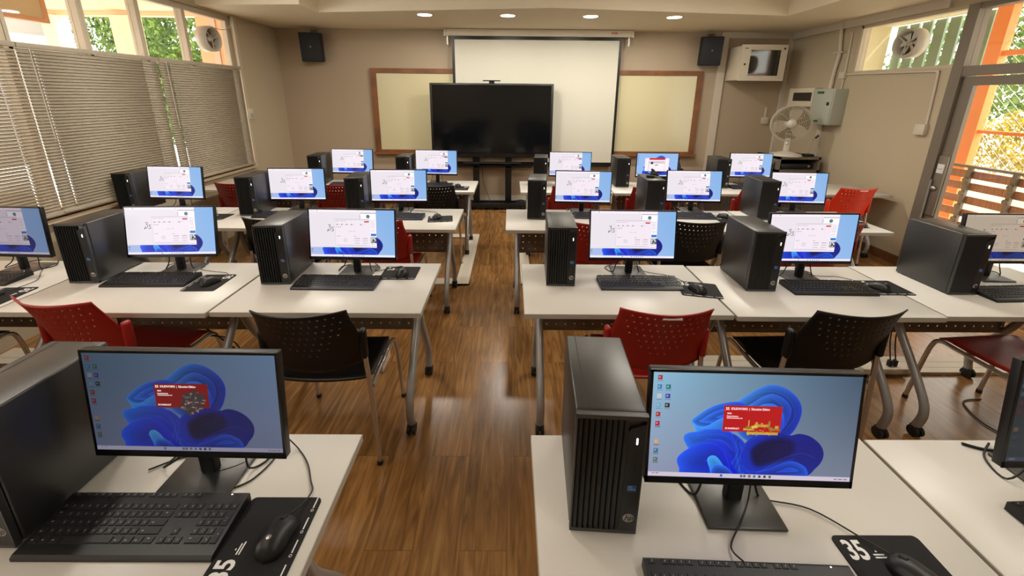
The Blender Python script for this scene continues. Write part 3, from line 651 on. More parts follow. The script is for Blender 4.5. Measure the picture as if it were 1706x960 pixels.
# ------------------------------------------------------------------ tables
def make_table():
    t = thing('training_table', 'x', 'table')
    b = MB(); b.rbox((0, 0, .722), (1.0, .6, .75), .0025, 1); 
    tp = b.build('tabletop', M_white, t)
    b = MB(); b.box((.0, -.0008, .7245), (1.0, -.0002, .7475)); b.box((-.0008, 0, .7245), (-.0002, .6, .7475)); b.box((1.0002, 0, .7245), (1.0008, .6, .7475)); b.build('edge_band', M_edge, tp)
    for x in (.095, .905):
        for pts, cyy in (([(x, .06, .055), (x, .045, .16), (x, .10, .27), (x, .30, .53), (x, .345, .62), (x, .35, .715)], .06), ([(x+.0, .545, .055), (x, .56, .15), (x, .52, .25), (x, .40, .47), (x, .37, .6), (x, .365, .715)], .545)):
            b = MB(); b.tube(pts, .021, 12, smooth=5); lg = b.build('leg', M_silver, t)
            b = MB(); b.tube([(x-.022, cyy-.005, .03), (x-.006, cyy-.005, .03)], .03, 16); b.tube([(x+.006, cyy-.005, .03), (x+.022, cyy-.005, .03)], .03, 16); b.rbox((x-.018, cyy-.025, .03), (x+.018, cyy+.02, .065), .006)
            b.build('caster', M_rubber, lg)
    b = MB(); b.box((.08, .32, .69), (.12, .40, .722)); b.box((.88, .32, .69), (.92, .40, .722)); b.box((.1, .345, .675), (.9, .375, .705)); b.build('crossbar', M_silver, t)
    b = MB(); b.grid(lambda u, v: (.11+.78*u, .44, .39+.29*v), 28, 10, hole=lambda i, j: i % 2 == 1 and j in (1, 3, 5, 7, 9), hr=.17); b.build('modesty_panel', M_panel, t, solid=.002)
    return t
T0_ = freeze(make_table()); _used = [False]
ROWN = {1: 'nearest row', 2: 'second row', 3: 'third row', 4: 'farthest row'}
def place(proto, used, x, y, z, rz, label, group, cat=None):
    o = proto if not used[0] else copy_tree(proto)
    used[0] = True
    o.location = (x, y, z); o.rotation_euler = (0, 0, rz); o['label'] = label; o['group'] = group
    return o
POSW = {'L': ['beside the aisle', 'second from the aisle', 'by the window wall'], 'R': ['beside the aisle', 'second from the aisle', 'third from the aisle', 'against the right wall']}
tables = [(1, 'L', -.444, .415, 2), (1, 'R', .07, .415, 3), (2, 'L', -.42, 1.735, 3), (2, 'R', .075, 1.735, 3), (3, 'L', -.42, 3.0, 3), (3, 'R', -.03, 3.0, 3), (4, 'L', -.385, 4.29, 3), (4, 'R', .118, 4.29, 4)]
for r, s, xe, yf, n in tables:
    for k in range(n):
        x = xe-1.0-k*1.012 if s == 'L' else xe+k*1.012
        place(T0_, _used, x, yf-(.012 if (k == 1 and r < 3) else 0), 0, 0, 'white folding training table, %s %s of the aisle, %s' % (ROWN[r], 'left' if s == 'L' else 'right', POSW[s][k]), 'white training tables')

# ------------------------------------------------------------------ chairs
def make_chair(kind, pm):
    t = thing('stacking_chair', 'x', 'chair')
    def back(u, v):
        U = 2*u-1; ww = .216-.026*max(0, (v-.5)/.5)+.009*max(0, (v-.8)/.2)**2
        z0 = .565-.03*(1-U*U); z1 = .885-.004*(1-U*U)
        c = .055*(1-U*U)
        return (U*ww, -.200-.103*v**1.5-c*(.75+.25*v), z0+(z1-z0)*v)
    lim = [12, 12, 12, 10, 8, 6, 4]
    def hole(i, j):
        jj = 18-j
        if jj % 2 == 0 or jj > 13: return False
        k = (jj-1)//2
        return (i+k) % 2 == 1 and abs(i-13) <= lim[k]-1
    b = MB(); b.grid(back, 27, 19, hole, hr=.30); b.build('backrest', pm, t, solid=.006)
    def seat(u, v):
        U = 2*u-1; V = 2*v-1
        ww = .222*(1-.10*abs(V)**6-.0*V); z = .452+.008*U*U-.012*(1-V*V)
        if v > .8: z -= .035*((v-.8)/.2)**2
        if v < .12: z += .012*((.12-v)/.12)
        y = -.205+.425*v-.012*U*U*(1 if v > .5 else -1)*abs(V)**3
        return (U*ww, y, z)
    b = MB(); b.grid(seat, 16, 16); b.build('seat', pm, t, solid=.012)
    for sx in (-1, 1):
        x = .247*sx; xs = .221*sx
        b = MB(); b.rbox((xs-.015, -.236, .595), (xs+.015, -.194, .745), .014, 3); b.build('sleeve', pm, t)
        b = MB(); b.tube([(x, -.225, .012), (x*.95, -.215, .40), (xs, -.212, .60)], .0115, 10); lg = b.build('leg', M_chrome, t)
        b = MB(); b.tube([(x, -.225, 0), (x, -.225, .022)], .014, 10); b.build('foot_cap', M_rubber, lg)
        b = MB(); b.tube([(x*1.02, .245, .012), (x*1.0, .225, .22), (x*.97, .205, .39), (x*.94, .175, .432), (x*.93, .10, .430), (x*.93, -.10, .425), (x*.96, -.20, .432)], .0115, 10, smooth=5); lg = b.build('leg', M_chrome, t)
        b = MB(); b.tube([(x*1.02, .245, 0), (x*1.02, .245, .022)], .014, 10); b.build('foot_cap', M_rubber, lg)
    b = MB(); b.tube([(-.23, .06, .424), (.23, .06, .424)], .009, 8); b.build('crossbar', M_chrome, t)
    return t
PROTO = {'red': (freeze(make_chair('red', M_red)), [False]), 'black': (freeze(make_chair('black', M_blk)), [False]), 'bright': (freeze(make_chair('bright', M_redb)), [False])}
chairs = [
 ('red', -1.94, 1.90, -7, 'red perforated chair, second row left, behind the leftmost near tower'),
 ('black', -.877, 1.82, 1, 'black perforated chair, second row left of the aisle, beside the aisle'),
 ('red', .675, 1.855, -1, 'red perforated chair, second row right of the aisle, beside the aisle'),
 ('black', 1.49, 1.85, 2, 'black perforated chair, second row right, second from the aisle'),
 ('red', 2.69, 1.86, 5, 'red perforated chair at the right picture edge, second row'),
 ('black', -3.05, 1.86, 0, 'black chair at the left picture edge, second row by the window wall'),
 ('black', -1.755, 3.15, 2, 'black chair, third row left, hidden behind a tower'),
 ('red', -.965, 3.10, 0, 'red chair, third row left of the aisle, beside the aisle'),
 ('red', .665, 3.08, 0, 'red chair, third row right of the aisle, beside the aisle'),
 ('black', 1.39, 3.14, -1, 'black chair, third row right, second from the aisle'),
 ('red', 2.39, 3.12, 3, 'red chair, third row right, third from the aisle'),
 ('red', -2.78, 4.35, -3, 'red chair, farthest row left, by the window wall'),
 ('red', -1.76, 4.33, 0, 'red chair, farthest row left, second from the aisle'),
 ('black', -.755, 4.30, 0, 'black chair, farthest row left of the aisle, beside the aisle'),
 ('red', .625, 4.31, 0, 'red chair, farthest row right of the aisle, beside the aisle'),
 ('red', 1.43, 4.29, 0, 'red chair, farthest row right, second from the aisle'),
 ('red', 2.54, 4.31, 0, 'red chair, farthest row right, third from the aisle'),
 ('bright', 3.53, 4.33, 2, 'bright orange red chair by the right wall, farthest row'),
 ('black', 2.32, 5.74, 180, 'black chair standing beyond the farthest row facing the room')]
for kd, x, y, a, lab in chairs:
    o = place(PROTO[kd][0], PROTO[kd][1], x, y, 0, D(a), lab, 'perforated chairs at the desks')
b = MB(); b.rbox((-.04, -.003, -.008), (.04, .003, .008), .002); tagm = b.mesh('asset_tag', M_print)
for kd, (x, y, a) in (('c3', (.72, 1.86, -2)), ('c19', (3.80, 4.46, 3))): pass
for o in [c for c in C.objects if c.name.startswith('stacking_chair')]:
    if 'bright' in o['label'] or ('second row right of the aisle' in o['label']):
        put(tagm, 'asset_tag', o, (0.01, -.350, .864), (D(-19), 0, 0))['label'] = 'small white asset tag'

# ------------------------------------------------------------------ desktop screens painted per vertex
def cr_closed(pts, k=8):
    P = np.array(pts, float); n = len(P); Q = []
    for i in range(n):
        p0, p1, p2, p3 = P[i-1], P[i], P[(i+1) % n], P[(i+2) % n]
        for j in range(k):
            t = j/k; Q.append(.5*((2*p1)+(-p0+p2)*t+(2*p0-5*p1+4*p2-p3)*t*t+(-p0+3*p1-3*p2+p3)*t**3))
    return np.array(Q)
def homog(src, dst):
    A = []; B = []
    for (x, y), (u, v) in zip(src, dst):
        A += [[x, y, 1, 0, 0, 0, -u*x, -u*y], [0, 0, 0, x, y, 1, -v*x, -v*y]]; B += [u, v]
    h = np.linalg.solve(np.array(A, float), np.array(B, float)); return np.append(h, 1).reshape(3, 3)
HM = homog([(-169, -124), (1807, -62), (1653, 912), (-234, 853)], [(0, 0), (1.7778, 0), (1.7778, 1), (0, 1)])
def mapuv(pts):
    P = np.array(pts, float); q = np.c_[P, np.ones(len(P))] @ HM.T; return q[:, :2]/q[:, 2:]
def inside(px, py, poly):
    c = np.zeros(px.shape, bool); n = len(poly); j = n-1
    for i in range(n):
        xi, yi = poly[i]; xj, yj = poly[j]
        if yi != yj:
            cond = ((yi > py) != (yj > py)) & (px < (xj-xi)*(py-yi)/(yj-yi)+xi); c ^= cond
        j = i
    return c
def dist(px, py, poly, closed=True):
    d = np.full(px.shape, 9.0); n = len(poly)
    for i in range(n if closed else n-1):
        ax, ay = poly[i]; bx, by = poly[(i+1) % n]; vx, vy = bx-ax, by-ay; L2 = vx*vx+vy*vy+1e-12
        t = np.clip(((px-ax)*vx+(py-ay)*vy)/L2, 0, 1); d = np.minimum(d, np.hypot(px-ax-t*vx, py-ay-t*vy))
    return d
PETALS = [  # outline, colour at start, colour at end, direction, folds, fold strength
 ([(560,300),(600,185),(720,100),(840,32),(950,5),(1060,30),(1150,90),(1210,170),(1226,260),(1190,370),(1120,470),(1000,540),(800,560),(640,480)], (70,155,240), (14,30,170), (1,.55), 9, .26),
 ([(760,330),(800,240),(860,190),(960,190),(1030,240),(1060,330),(1040,430),(940,520),(820,520),(760,430)], (60,135,240), (22,50,205), (.6,1), 7, .22),
 ([(186,345),(260,280),(380,210),(500,175),(640,165),(720,210),(740,300),(600,400),(420,420),(240,400)], (60,140,245), (24,60,225), (1,.2), 7, .24),
 ([(190,345),(215,400),(245,478),(400,500),(540,470),(640,380),(560,320),(460,320),(340,385),(250,392)], (62,150,240), (48,120,235), (1,.1), 3, .15),
 ([(108,495),(150,455),(250,440),(330,420),(500,430),(620,500),(700,640),(640,760),(500,700),(400,620),(180,605),(130,560)], (44,118,235), (16,24,190), (1,.25), 5, .16),
 ([(560,470),(640,500),(700,600),(700,860),(540,860),(560,740),(610,620)], (24,60,215), (30,80,225), (1,0), 7, .25),
 ([(43,705),(80,650),(170,592),(300,545),(410,536),(480,565),(520,640),(560,740),(585,870),(120,870),(62,775)], (36,90,235), (12,18,190), (1,.15), 3, .2),
 ([(330,705),(355,672),(400,668),(440,700),(490,770),(570,870),(390,870),(345,770)], (70,170,235), (30,90,225), (.2,1), 3, .2),
 ([(370,800),(400,752),(450,750),(520,780),(580,870),(380,870)], (50,120,235), (16,40,200), (.2,1), 3, .25),
 ([(645,640),(680,560),(760,500),(880,462),(1000,450),(1110,480),(1200,466),(1300,492),(1385,560),(1420,640),(1402,720),(1340,790),(1230,865),(900,880),(700,870),(650,760)], (20,50,190), (16,20,104), (.8,-.3), 3, .12),
 ([(720,700),(725,610),(800,540),(900,500),(1020,480),(1120,500),(1180,560),(1160,650),(1080,720),(900,770),(800,790),(740,750)], (14,14,62), (22,20,96), (1,.2), 12, .25),
 ([(780,830),(900,790),(1010,745),(1110,720),(1200,745),(1260,800),(1230,865),(900,880)], (24,50,190), (34,90,225), (1,-.2), 4, .25),
]
BPOLY = [(cr_closed(mapuv(p[0]), 7),)+tuple(p[1:]) for p in PETALS]
BLINES = [[(560,560),(600,640),(620,740),(640,840)],[(640,470),(600,560),(610,700),(650,850)],[(655,640),(700,560),(800,500),(900,470)],[(665,760),(700,810),(780,850),(900,860)],[(820,820),(950,740),(1080,680),(1220,650),(1330,690)],
          [(700,810),(840,810),(980,740),(1130,700)],[(300,548),(400,560),(480,620),(530,740),(550,850)],[(230,480),(420,470),(540,500),(600,600)],[(640,160),(800,90),(960,70),(1080,120),(1150,220),(1150,330),(1060,440)],[(700,170),(840,120),(950,130),(1040,210),(1060,300)]]
def bloom(img, X, Y, gain=1.0):
    for poly, c0, c1, dr, nf, fs in BPOLY:
        x0, y0 = poly.min(0); x1, y1 = poly.max(0)
        sel = (X >= x0) & (X <= x1) & (Y >= y0) & (Y <= y1); idx = np.where(sel)
        if len(idx[0]) == 0: continue
        px, py = X[idx], Y[idx]; ins = inside(px, py, poly); px, py = px[ins], py[ins]
        d = dist(px, py, poly)
        t = np.clip(((px-x0)/(x1-x0)*dr[0]+((py-y0)/(y1-y0) if dr[1] >= 0 else (y1-py)/(y1-y0))*abs(dr[1]))/(dr[0]+abs(dr[1])), 0, 1)
        col = np.outer(1-t, c0)+np.outer(t, c1)
        if nf:
            ph = (d/(.5*min(x1-x0, y1-y0)))*nf*.36; saw = ph-np.floor(ph); col *= (1.04-fs*1.5*saw**.8)[:, None]
        rim = np.clip(1-d/.005, 0, 1); col += rim[:, None]*np.array([14, 28, 24])
        al = (np.clip(d/.05, 0, 1) if c0[0] == 14 else np.clip(d/.002, .4, 1))[:, None]
        img[idx[0][ins], idx[1][ins]] = np.clip(col*gain, 0, 255)*al+img[idx[0][ins], idx[1][ins]]*(1-al)
    for ln in BLINES:
        pl = mapuv(ln); Q = []
        for i in range(len(pl)-1):
            p0 = pl[max(i-1, 0)]; p1 = pl[i]; p2 = pl[i+1]; p3 = pl[min(i+2, len(pl)-1)]
            for j in range(5):
                t = j/5; Q.append(.5*((2*p1)+(-p0+p2)*t+(2*p0-5*p1+4*p2-p3)*t*t+(-p0+3*p1-3*p2+p3)*t**3))
        Q.append(pl[-1]); x0, y0 = np.min(Q, 0)-.02; x1, y1 = np.max(Q, 0)+.02
        sel = (X >= x0) & (X <= x1) & (Y >= y0) & (Y <= y1); idx = np.where(sel)
        if len(idx[0]) == 0: continue
        d = dist(X[idx], Y[idx], Q, False); a = (np.clip(1-d/.0045, 0, 1)*.4)[:, None]; img[idx] = img[idx]*(1-a)+a*np.array([70, 120, 240])*gain
def rect(img, U, V, u0, v0, u1, v1, col, a=1):
    s_ = (U >= u0) & (U < u1) & (V >= v0) & (V < v1); img[s_] = img[s_]*(1-a)+np.array(col)*a
def dashes(img, U, V, u0, v0, u1, col, seed, h=.008, n=6):
    rr = random.Random(seed); u = u0
    while u < u1:
        w = rr.uniform(.008, .022); rect(img, U, V, u, v0, min(u+w, u1), v0+h, col, .75); u += w+.006
def stroke(img, U, V, pts, w, col):
    X = U*1.7778; P = [(a*1.7778, b_) for a, b_ in pts]; d = dist(X, V, P, False); a = np.clip(1.5-d/w, 0, 1)[..., None]; img[:] = img*(1-a)+a*np.array(col)
def paint(kind, w, h):
    V, U = np.mgrid[0:h+1, 0:w+1].astype(float); U /= w; V /= h; X = U*1.7778
    img = np.zeros((h+1, w+1, 3))
    if kind == 'A1': c = [(136, 182, 208), (66, 84, 104), (138, 142, 168), (112, 122, 140)]  # A1 and A2 corner tones paint the viewing-angle falloff into the wallpaper
    elif kind == 'A2': c = [(64, 82, 98), (98, 124, 152), (86, 92, 112), (104, 112, 136)]
    elif kind == 'MC': c = [(26, 33, 40)]*2+[(34, 42, 50)]*2
    elif kind == 'C': c = [(150, 185, 235)]*4
    else: c = [(168, 186, 226), (130, 176, 226), (170, 186, 226), (142, 182, 230)]
    c = np.array(c, float); img = (c[0]*(1-U[..., None])+c[1]*U[..., None])*(1-V[..., None])+(c[2]*(1-U[..., None])+c[3]*U[..., None])*V[..., None]
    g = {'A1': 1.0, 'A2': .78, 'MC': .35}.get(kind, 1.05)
    if kind != 'MC': bloom(img, X, V, g)
    tb = (202, 190, 206) if kind == 'A1' else (150, 146, 164) if kind == 'A2' else (50, 56, 66) if kind == 'MC' else (240, 230, 240)
    if kind in ('A1', 'A2', 'MC'):
        rect(img, U, V, 0, .955, 1, 1, tb)
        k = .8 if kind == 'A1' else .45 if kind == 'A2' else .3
        ic = [((200, 30, 40), 0, 0), ((60, 140, 200), 0, 1), ((20, 130, 130), 1, 1), ((220, 225, 235), 0, 2), ((60, 60, 180), 1, 2), ((120, 190, 225), 0, 3), ((40, 34, 30), 1, 3), ((190, 30, 34), 0, 4), ((200, 20, 60), 0, 5), ((230, 180, 120), 0, 7), ((40, 120, 160), 0, 8), ((90, 120, 90), 0, 9)]
        for col, cx, ry in ic:
            u = .022+cx*.042; v = .03+ry*.087
            if kind != 'A1': u = .015+cx*.035
            rect(img, U, V, u, v, u+.022, v+.042, np.array(col)*k+10)
            rect(img, U, V, u+.004, v+.010, u+.013, v+.026, np.array((235, 235, 240))*k, .7)
            rect(img, U, V, u-.002, v+.05, u+.026, v+.056, np.array((70, 80, 96))*k, .7)
        for i, u in enumerate((.36, .46, .475, .50, .525, .55, .575, .60)): rect(img, U, V, u, .965, u+.012, .988, [(40, 80, 180), (60, 90, 80), (70, 80, 70), (90, 90, 100), (40, 100, 130), (40, 50, 70), (30, 30, 40), (60, 70, 90)][i], .9)
        dashes(img, U, V, .02, .965, .06, (110, 110, 130), 3); dashes(img, U, V, .92, .975, .985, (90, 90, 110), 5)
    else:
        rect(img, U, V, 0, .955, 1, 1, tb)
        for i, u in enumerate((.38, .49, .52, .545, .57, .595, .62)): rect(img, U, V, u, .968, u+.012, .986, (60, 80, 120), .8)
        rect(img, U, V, .01, .83, .028, .855, (90, 110, 130)); rect(img, U, V, .01, .875, .028, .90, (110, 120, 150), .7)
    if kind in ('A1', 'A2'):   # red splash panel
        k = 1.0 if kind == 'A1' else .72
        q = mapuv([(492, 198), (1052, 215), (1030, 452), (462, 440)]); ctr = q.mean(0)
        u0, v0, u1, v1 = q[:, 0].min()/1.7778+.006, q[:, 1].min(), q[:, 0].max()/1.7778-.006, q[:, 1].max()
        rect(img, U, V, u0, v0, u1, v1, np.array((178, 22, 26))*k)
        SP['box'] = (u0, v0, u1, v1)
        du, dv = u1-u0, v1-v0
        rr = random.Random(4 if kind == 'A1' else 9)
        cols = [(196, 158, 60), (150, 112, 44), (222, 190, 92)] if kind == 'A1' else [(60, 54, 56), (110, 96, 92), (196, 140, 130)]
        if kind == 'A1':
            for a in [(.36, .86, .54, .94), (.40, .78, .50, .88), (.54, .70, .78, .80), (.50, .76, .60, .84), (.78, .56, .82, .86), (.80, .84, .98, .93), (.42, 1.0, .96, 1.10), (.90, .74, .96, .84), (.56, .62, .60, .70), (.44, .55, .455, .78)]:
                rect(img, U, V, u0+du*a[0], v0+dv*a[1], u0+du*a[2], v0+dv*a[3], cols[rr.randrange(3)])
            for _ in range(60):
                a = rr.uniform(.4, .95); b2 = rr.uniform(.62, 1.12); 
                if b2 > .6+.5*abs(a-.7): rect(img, U, V, u0+du*a, v0+dv*b2, u0+du*(a+.03), v0+dv*(b2+.02), cols[rr.randrange(3)], .8)
        else:
            poly = [(u0+du*a, v0+dv*b2) for a, b2 in [(.48, .82), (.52, .45), (.62, .36), (.72, .30), (.78, .22), (.80, .40), (.94, .42), (.92, .80), (.80, 1.08), (.62, 1.34), (.50, 1.1), (.42, 1.0)]]
            s_ = inside(U, V, poly); img[s_] = (58, 52, 54)
            for _ in range(90):
                a = rr.uniform(.45, .94); b2 = rr.uniform(.3, 1.25); pu, pv = u0+du*a, v0+dv*b2
                if inside(np.array([pu]), np.array([pv]), poly)[0]: rect(img, U, V, pu, pv, pu+du*rr.uniform(.02, .09), pv+dv*rr.uniform(.02, .09), np.array(cols[rr.randrange(3)]), .8)
    if kind[0] == 'B':
        rect(img, U, V, .0, .0, .785, .80, (232, 224, 232)); rect(img, U, V, 0, 0, .785, .045, (250, 236, 246))
        rect(img, U, V, .09, .012, .10, .032, (60, 60, 70)); rect(img, U, V, .57, .015, .578, .03, (150, 140, 150)); dashes(img, U, V, .01, .016, .06, (210, 170, 190), 1)
        rect(img, U, V, .60, .06, .785, .072, (150, 150, 160)); rect(img, U, V, .60, .075, .785, .195, (252, 246, 252))
        cx, cy = .692, .135; d = np.hypot((U-cx)*1.7778, V-cy); img[d < .036] = (36, 84, 104); img[d < .016] = (110, 160, 150)
        rect(img, U, V, .595, .10, .602, .18, (110, 110, 120), .7)
        rect(img, U, V, .30, .185, .71, .76, (240, 228, 238)); rect(img, U, V, .30, .185, .71, .215, (214, 210, 216)); rect(img, U, V, .298, .185, .301, .76, (200, 196, 202))
        rect(img, U, V, .30, .755, .71, .76, (190, 190, 205)); rect(img, U, V, .315, .74, .67, .748, (170, 176, 205), .8)
        rect(img, U, V, .645, .232, .703, .26, (196, 50, 44))
        for i, u in enumerate((.315, .345, .38, .41)): dashes(img, U, V, u, .232, u+.022, (150, 146, 156), i)
        for u in (.32, .375, .43, .49, .60): rect(img, U, V, u, .30, u+.012, .322, (100, 104, 112)); dashes(img, U, V, u+.016, .308, u+.045, (150, 150, 160), 11)
        dashes(img, U, V, .315, .36, .37, (120, 120, 130), 21); dashes(img, U, V, .46, .45, .54, (186, 180, 190), 22)
        dashes(img, U, V, .32, .555, .36, (130, 130, 140), 23); dashes(img, U, V, .52, .555, .55, (130, 130, 140), 24)
        for cxx in (.53, .625):
            for v in (.60, .648, .695): dashes(img, U, V, cxx, v, cxx+.06, (132, 132, 146), int(cxx*100+v*99), .012)
        rect(img, U, V, .40, .61, .435, .67, (196, 190, 198)); rect(img, U, V, .405, .62, .43, .66, (240, 228, 238))
        rect(img, U, V, .715, .20, .785, .80, (248, 240, 248))
        for v in (.22, .245, .27, .30, .325, .35, .375, .42, .445): dashes(img, U, V, .722, v, .77, (170, 160, 172), int(v*1000), .008)
        rect(img, U, V, .72, .50, .782, .545, (40, 120, 200))
        rect(img, U, V, .718, .575, .785, .695, (80, 90, 96)); rect(img, U, V, .725, .588, .778, .682, (228, 232, 232))
        for i in range(16):
            rr = random.Random(i); uu, vv = .727+rr.random()*.04, .592+rr.random()*.07; rect(img, U, V, uu, vv, uu+.012, vv+.02, (40, 44, 50), .8)
        dashes(img, U, V, .722, .72, .77, (170, 160, 172), 77); dashes(img, U, V, .722, .765, .775, (120, 60, 90), 78)
        L_ = lambda pts: stroke(img, U, V, pts, .0042, (40, 36, 44))
        L_([(.222, .325), (.238, .312), (.247, .322), (.243, .345), (.232, .358)]); L_([(.232, .358), (.246, .372), (.248, .40), (.236, .43), (.208, .452), (.222, .405)])
        L_([(.208, .452), (.222, .405)]); L_([(.284, .372), (.272, .365), (.262, .378), (.266, .398), (.280, .412), (.280, .44), (.266, .452), (.254, .446)])
        if kind == 'B2':
            rect(img, U, V, .66, .185, .76, .20, (200, 50, 50)); rect(img, U, V, .70, .24, .78, .30, (60, 66, 80), .8)
    if kind == 'C':
        rect(img, U, V, .20, .21, .79, .78, (250, 236, 242)); rect(img, U, V, .30, .20, .69, .285, (206, 30, 34))
        rect(img, U, V, .30, .34, .69, .44, (206, 200, 206)); rect(img, U, V, .34, .38, .40, .47, (40, 44, 50)); rect(img, U, V, .45, .50, .52, .53, (70, 70, 80)); rect(img, U, V, .29, .34, .295, .78, (160, 160, 170)); rect(img, U, V, .68, .44, .684, .78, (160, 160, 170))
        for v in (.06, .14, .22, .30, .38, .46): rect(img, U, V, .02, v, .04, v+.035, (90, 120, 160))
    return img*np.array({'B3': (.74, .70, .60), 'B4': (.68, .66, .68), 'A2': (.84, .84, .86)}.get(kind, (1, 1, 1)))  # viewing-angle dimming of these panels painted into their pictures
SP = {}
def screen_mesh(kind, w, h, sw, sh):
    img = paint(kind, w, h)/255.0; img = np.clip(img, 0, 1); ln = np.where(img <= .04045, img/12.92, ((img+.055)/1.055)**2.4)
    n = (w+1)*(h+1); V, U = np.mgrid[0:h+1, 0:w+1].astype(np.float32)
    co = np.zeros((n, 3), np.float32); co[:, 0] = (U.ravel()/w-.5)*sw; co[:, 2] = (1-V.ravel()/h)*sh
    me = bpy.data.meshes.new('screen_picture'); i, j = np.meshgrid(np.arange(w), np.arange(h)); a = (j*(w+1)+i).ravel()
    q = np.stack([a+w+1, a+w+2, a+1, a], 1).astype(np.int32)
    me.vertices.add(n); me.vertices.foreach_set('co', co.ravel()); me.loops.add(len(q)*4); me.loops.foreach_set('vertex_index', q.ravel())
    me.polygons.add(len(q)); me.polygons.foreach_set('loop_start', np.arange(0, len(q)*4, 4, dtype=np.int32)); me.update(calc_edges=True)
    at = me.color_attributes.new('Col', 'FLOAT_COLOR', 'POINT'); at.data.foreach_set('color', np.c_[ln.reshape(-1, 3), np.ones(n)].astype(np.float32).ravel())
    me.materials.append(M_scr); me.validate(); return me
M_scr = attr_emit('screen emission', 1.0)
PW, PH, BZ = .49, .29, .009          # panel size
SW, SH = PW-2*.0065, PH-.0065-.017
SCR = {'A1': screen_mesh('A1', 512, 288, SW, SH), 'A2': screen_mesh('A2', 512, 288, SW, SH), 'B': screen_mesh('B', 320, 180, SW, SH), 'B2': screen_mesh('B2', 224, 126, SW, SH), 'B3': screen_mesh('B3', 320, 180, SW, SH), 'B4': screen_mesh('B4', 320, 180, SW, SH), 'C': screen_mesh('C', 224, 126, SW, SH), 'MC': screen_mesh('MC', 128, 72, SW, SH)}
M_tx = mat('screen lettering', (230, 220, 225), .5, emit=(240, 228, 232), estr=.9)

def make_monitor():
    t = thing('monitor', 'x', 'monitor')
    b = MB(); b.rbox((-.095, -.036, 0), (.095, .135, .008), .003); b.build('stand_base', M_case, t)
    b = MB(); b.rbox((-.02, .035, .006), (.02, .06, .22), .004); b.build('neck', M_black, t)
    d = bpy.data.objects.new('display', MB().rbox((-PW/2, 0, 0), (PW/2, .022, PH), .003).mesh('display', M_black)); C.objects.link(d); d.parent = t; d.location = (0, 0, .10)
    b = MB(); b.rbox((-.17, .02, .04), (.17, .042, .24), .012); b.build('rear_housing', M_black, d)
    b = MB(); b.box((-PW/2, -.0015, 0), (-SW/2, .001, PH)); b.box((SW/2, -.0015, 0), (PW/2, .001, PH)); b.box((-PW/2, -.0015, PH-.0065), (PW/2, .001, PH)); b.box((-PW/2, -.0015, 0), (PW/2, .001, .017)); b.build('bezel', M_blackg, d)
    s_ = bpy.data.objects.new('screen', SCR['B']); C.objects.link(s_); s_.parent = d; s_.location = (0, -.0006, .017)
    return t
mon0 = freeze(make_monitor()); mon_used = [False]
def make_tower():
    t = thing('computer_tower', 'x', 'computer'); w, dp, h = .155, .303, .337
    b = MB(); b.rbox((-w/2, -dp/2+.018, .004), (w/2, dp/2, h), .005, 2)
    b.box((-w/2+.0235, -dp/2+.02, h-.0002), (-w/2+.0255, dp/2-.002, h+.0003), 1)
    for sx in (-1, 1):
        for sy in (-1, 1): b.box((sx*.06-.01, sy*.11-.01, 0), (sx*.06+.01, sy*.11+.01, .006), 1)
    b.build('case', [M_case, M_dark], t)
    b = MB(); b.rbox((-w/2, -dp/2+.009, .004), (w/2, -dp/2+.0165, h), .0035, 2); b.box((-w/2, -dp/2+.001, .004), (-w/2+.004, -dp/2+.012, h)); b.box((-w/2, -dp/2+.001, h-.011), (w/2, -dp/2+.012, h-.0005)); b.box((w/2-.003, -dp/2+.001, .004), (w/2, -dp/2+.012, h)); b.box((-w/2, -dp/2+.001, .004), (w/2, -dp/2+.012, .014)); bz = b.build('front_bezel', M_case, t)
    b = MB(); n = 9; x0 = -w/2+.004; rw = .112/n
    for k in range(n):
        xa = x0+k*rw; b.prism([(xa, -dp/2+.0065), (xa+rw*.2, -dp/2+.004), (xa+rw*.8, -dp/2-.0005), (xa+rw*.92, -dp/2+.002), (xa+rw, -dp/2+.0065)], .014, h-.011, 0, sm=False)
    b.build('ribs', M_rib, bz)
    xs = x0+.112
    b = MB(); P = [(xs-.001, .012), (w/2-.003, .012), (w/2-.003, h-.02), (xs+.004, h-.033), (xs-.001, h-.04)]
    M = T(0, -dp/2+.006, 0) @ Rx(PI/2); b.prism(P, 0, .005, M=M); st = b.build('side_strip', M_black, bz)
    xc = xs+.019
    b = MB(); b.rbox((xc-.0018, -dp/2-.001, h-.073), (xc+.0018, -dp/2+.002, h-.057), .0008); b.build('power_button', M_led, st)
    b = MB(); 
    for zz, ww in ((.225, .012), (.205, .010), (.190, .006)): b.box((xc-ww/2, -dp/2+.0004, zz-.005), (xc+ww/2, -dp/2+.0012, zz+.003))
    b.box((xc-.007, -dp/2+.0004, h-.095), (xc+.003, -dp/2+.0012, h-.091)); b.build('ports', M_dark, st)
    b = MB(); b.box((xc-.011, -dp/2+.0002, .132), (xc+.009, -dp/2+.001, .150)); sk = b.build('sticker', M_blue, st)
    tm = text_mesh('intel', .0055, 't', M_print); put(tm, 'sticker_text', sk, (xc-.010, -dp/2+.0000, .1445), (PI/2, 0, 0))
    tm = text_mesh('CORE i5', .0048, 't', M_print); put(tm, 'sticker_text', sk, (xc-.010, -dp/2+.0000, .1375), (PI/2, 0, 0))
    b = MB(); b.lathe([(0, .0008), (.0125, .0006), (.013, 0)], 24, M=T(xc-.001, -dp/2+.001, .052) @ Rx(PI/2)); lg = b.build('maker_badge', M_logo, st)
    tm = text_mesh('hp', .021, 't', M_dark, 'CENTER', shear=.3, bold=.0003); put(tm, 'badge_letters', lg, (xc-.001, -dp/2-.0001, .0475), (PI/2, 0, 0))
    return t
tow0 = freeze(make_tower()); tow_used = [False]

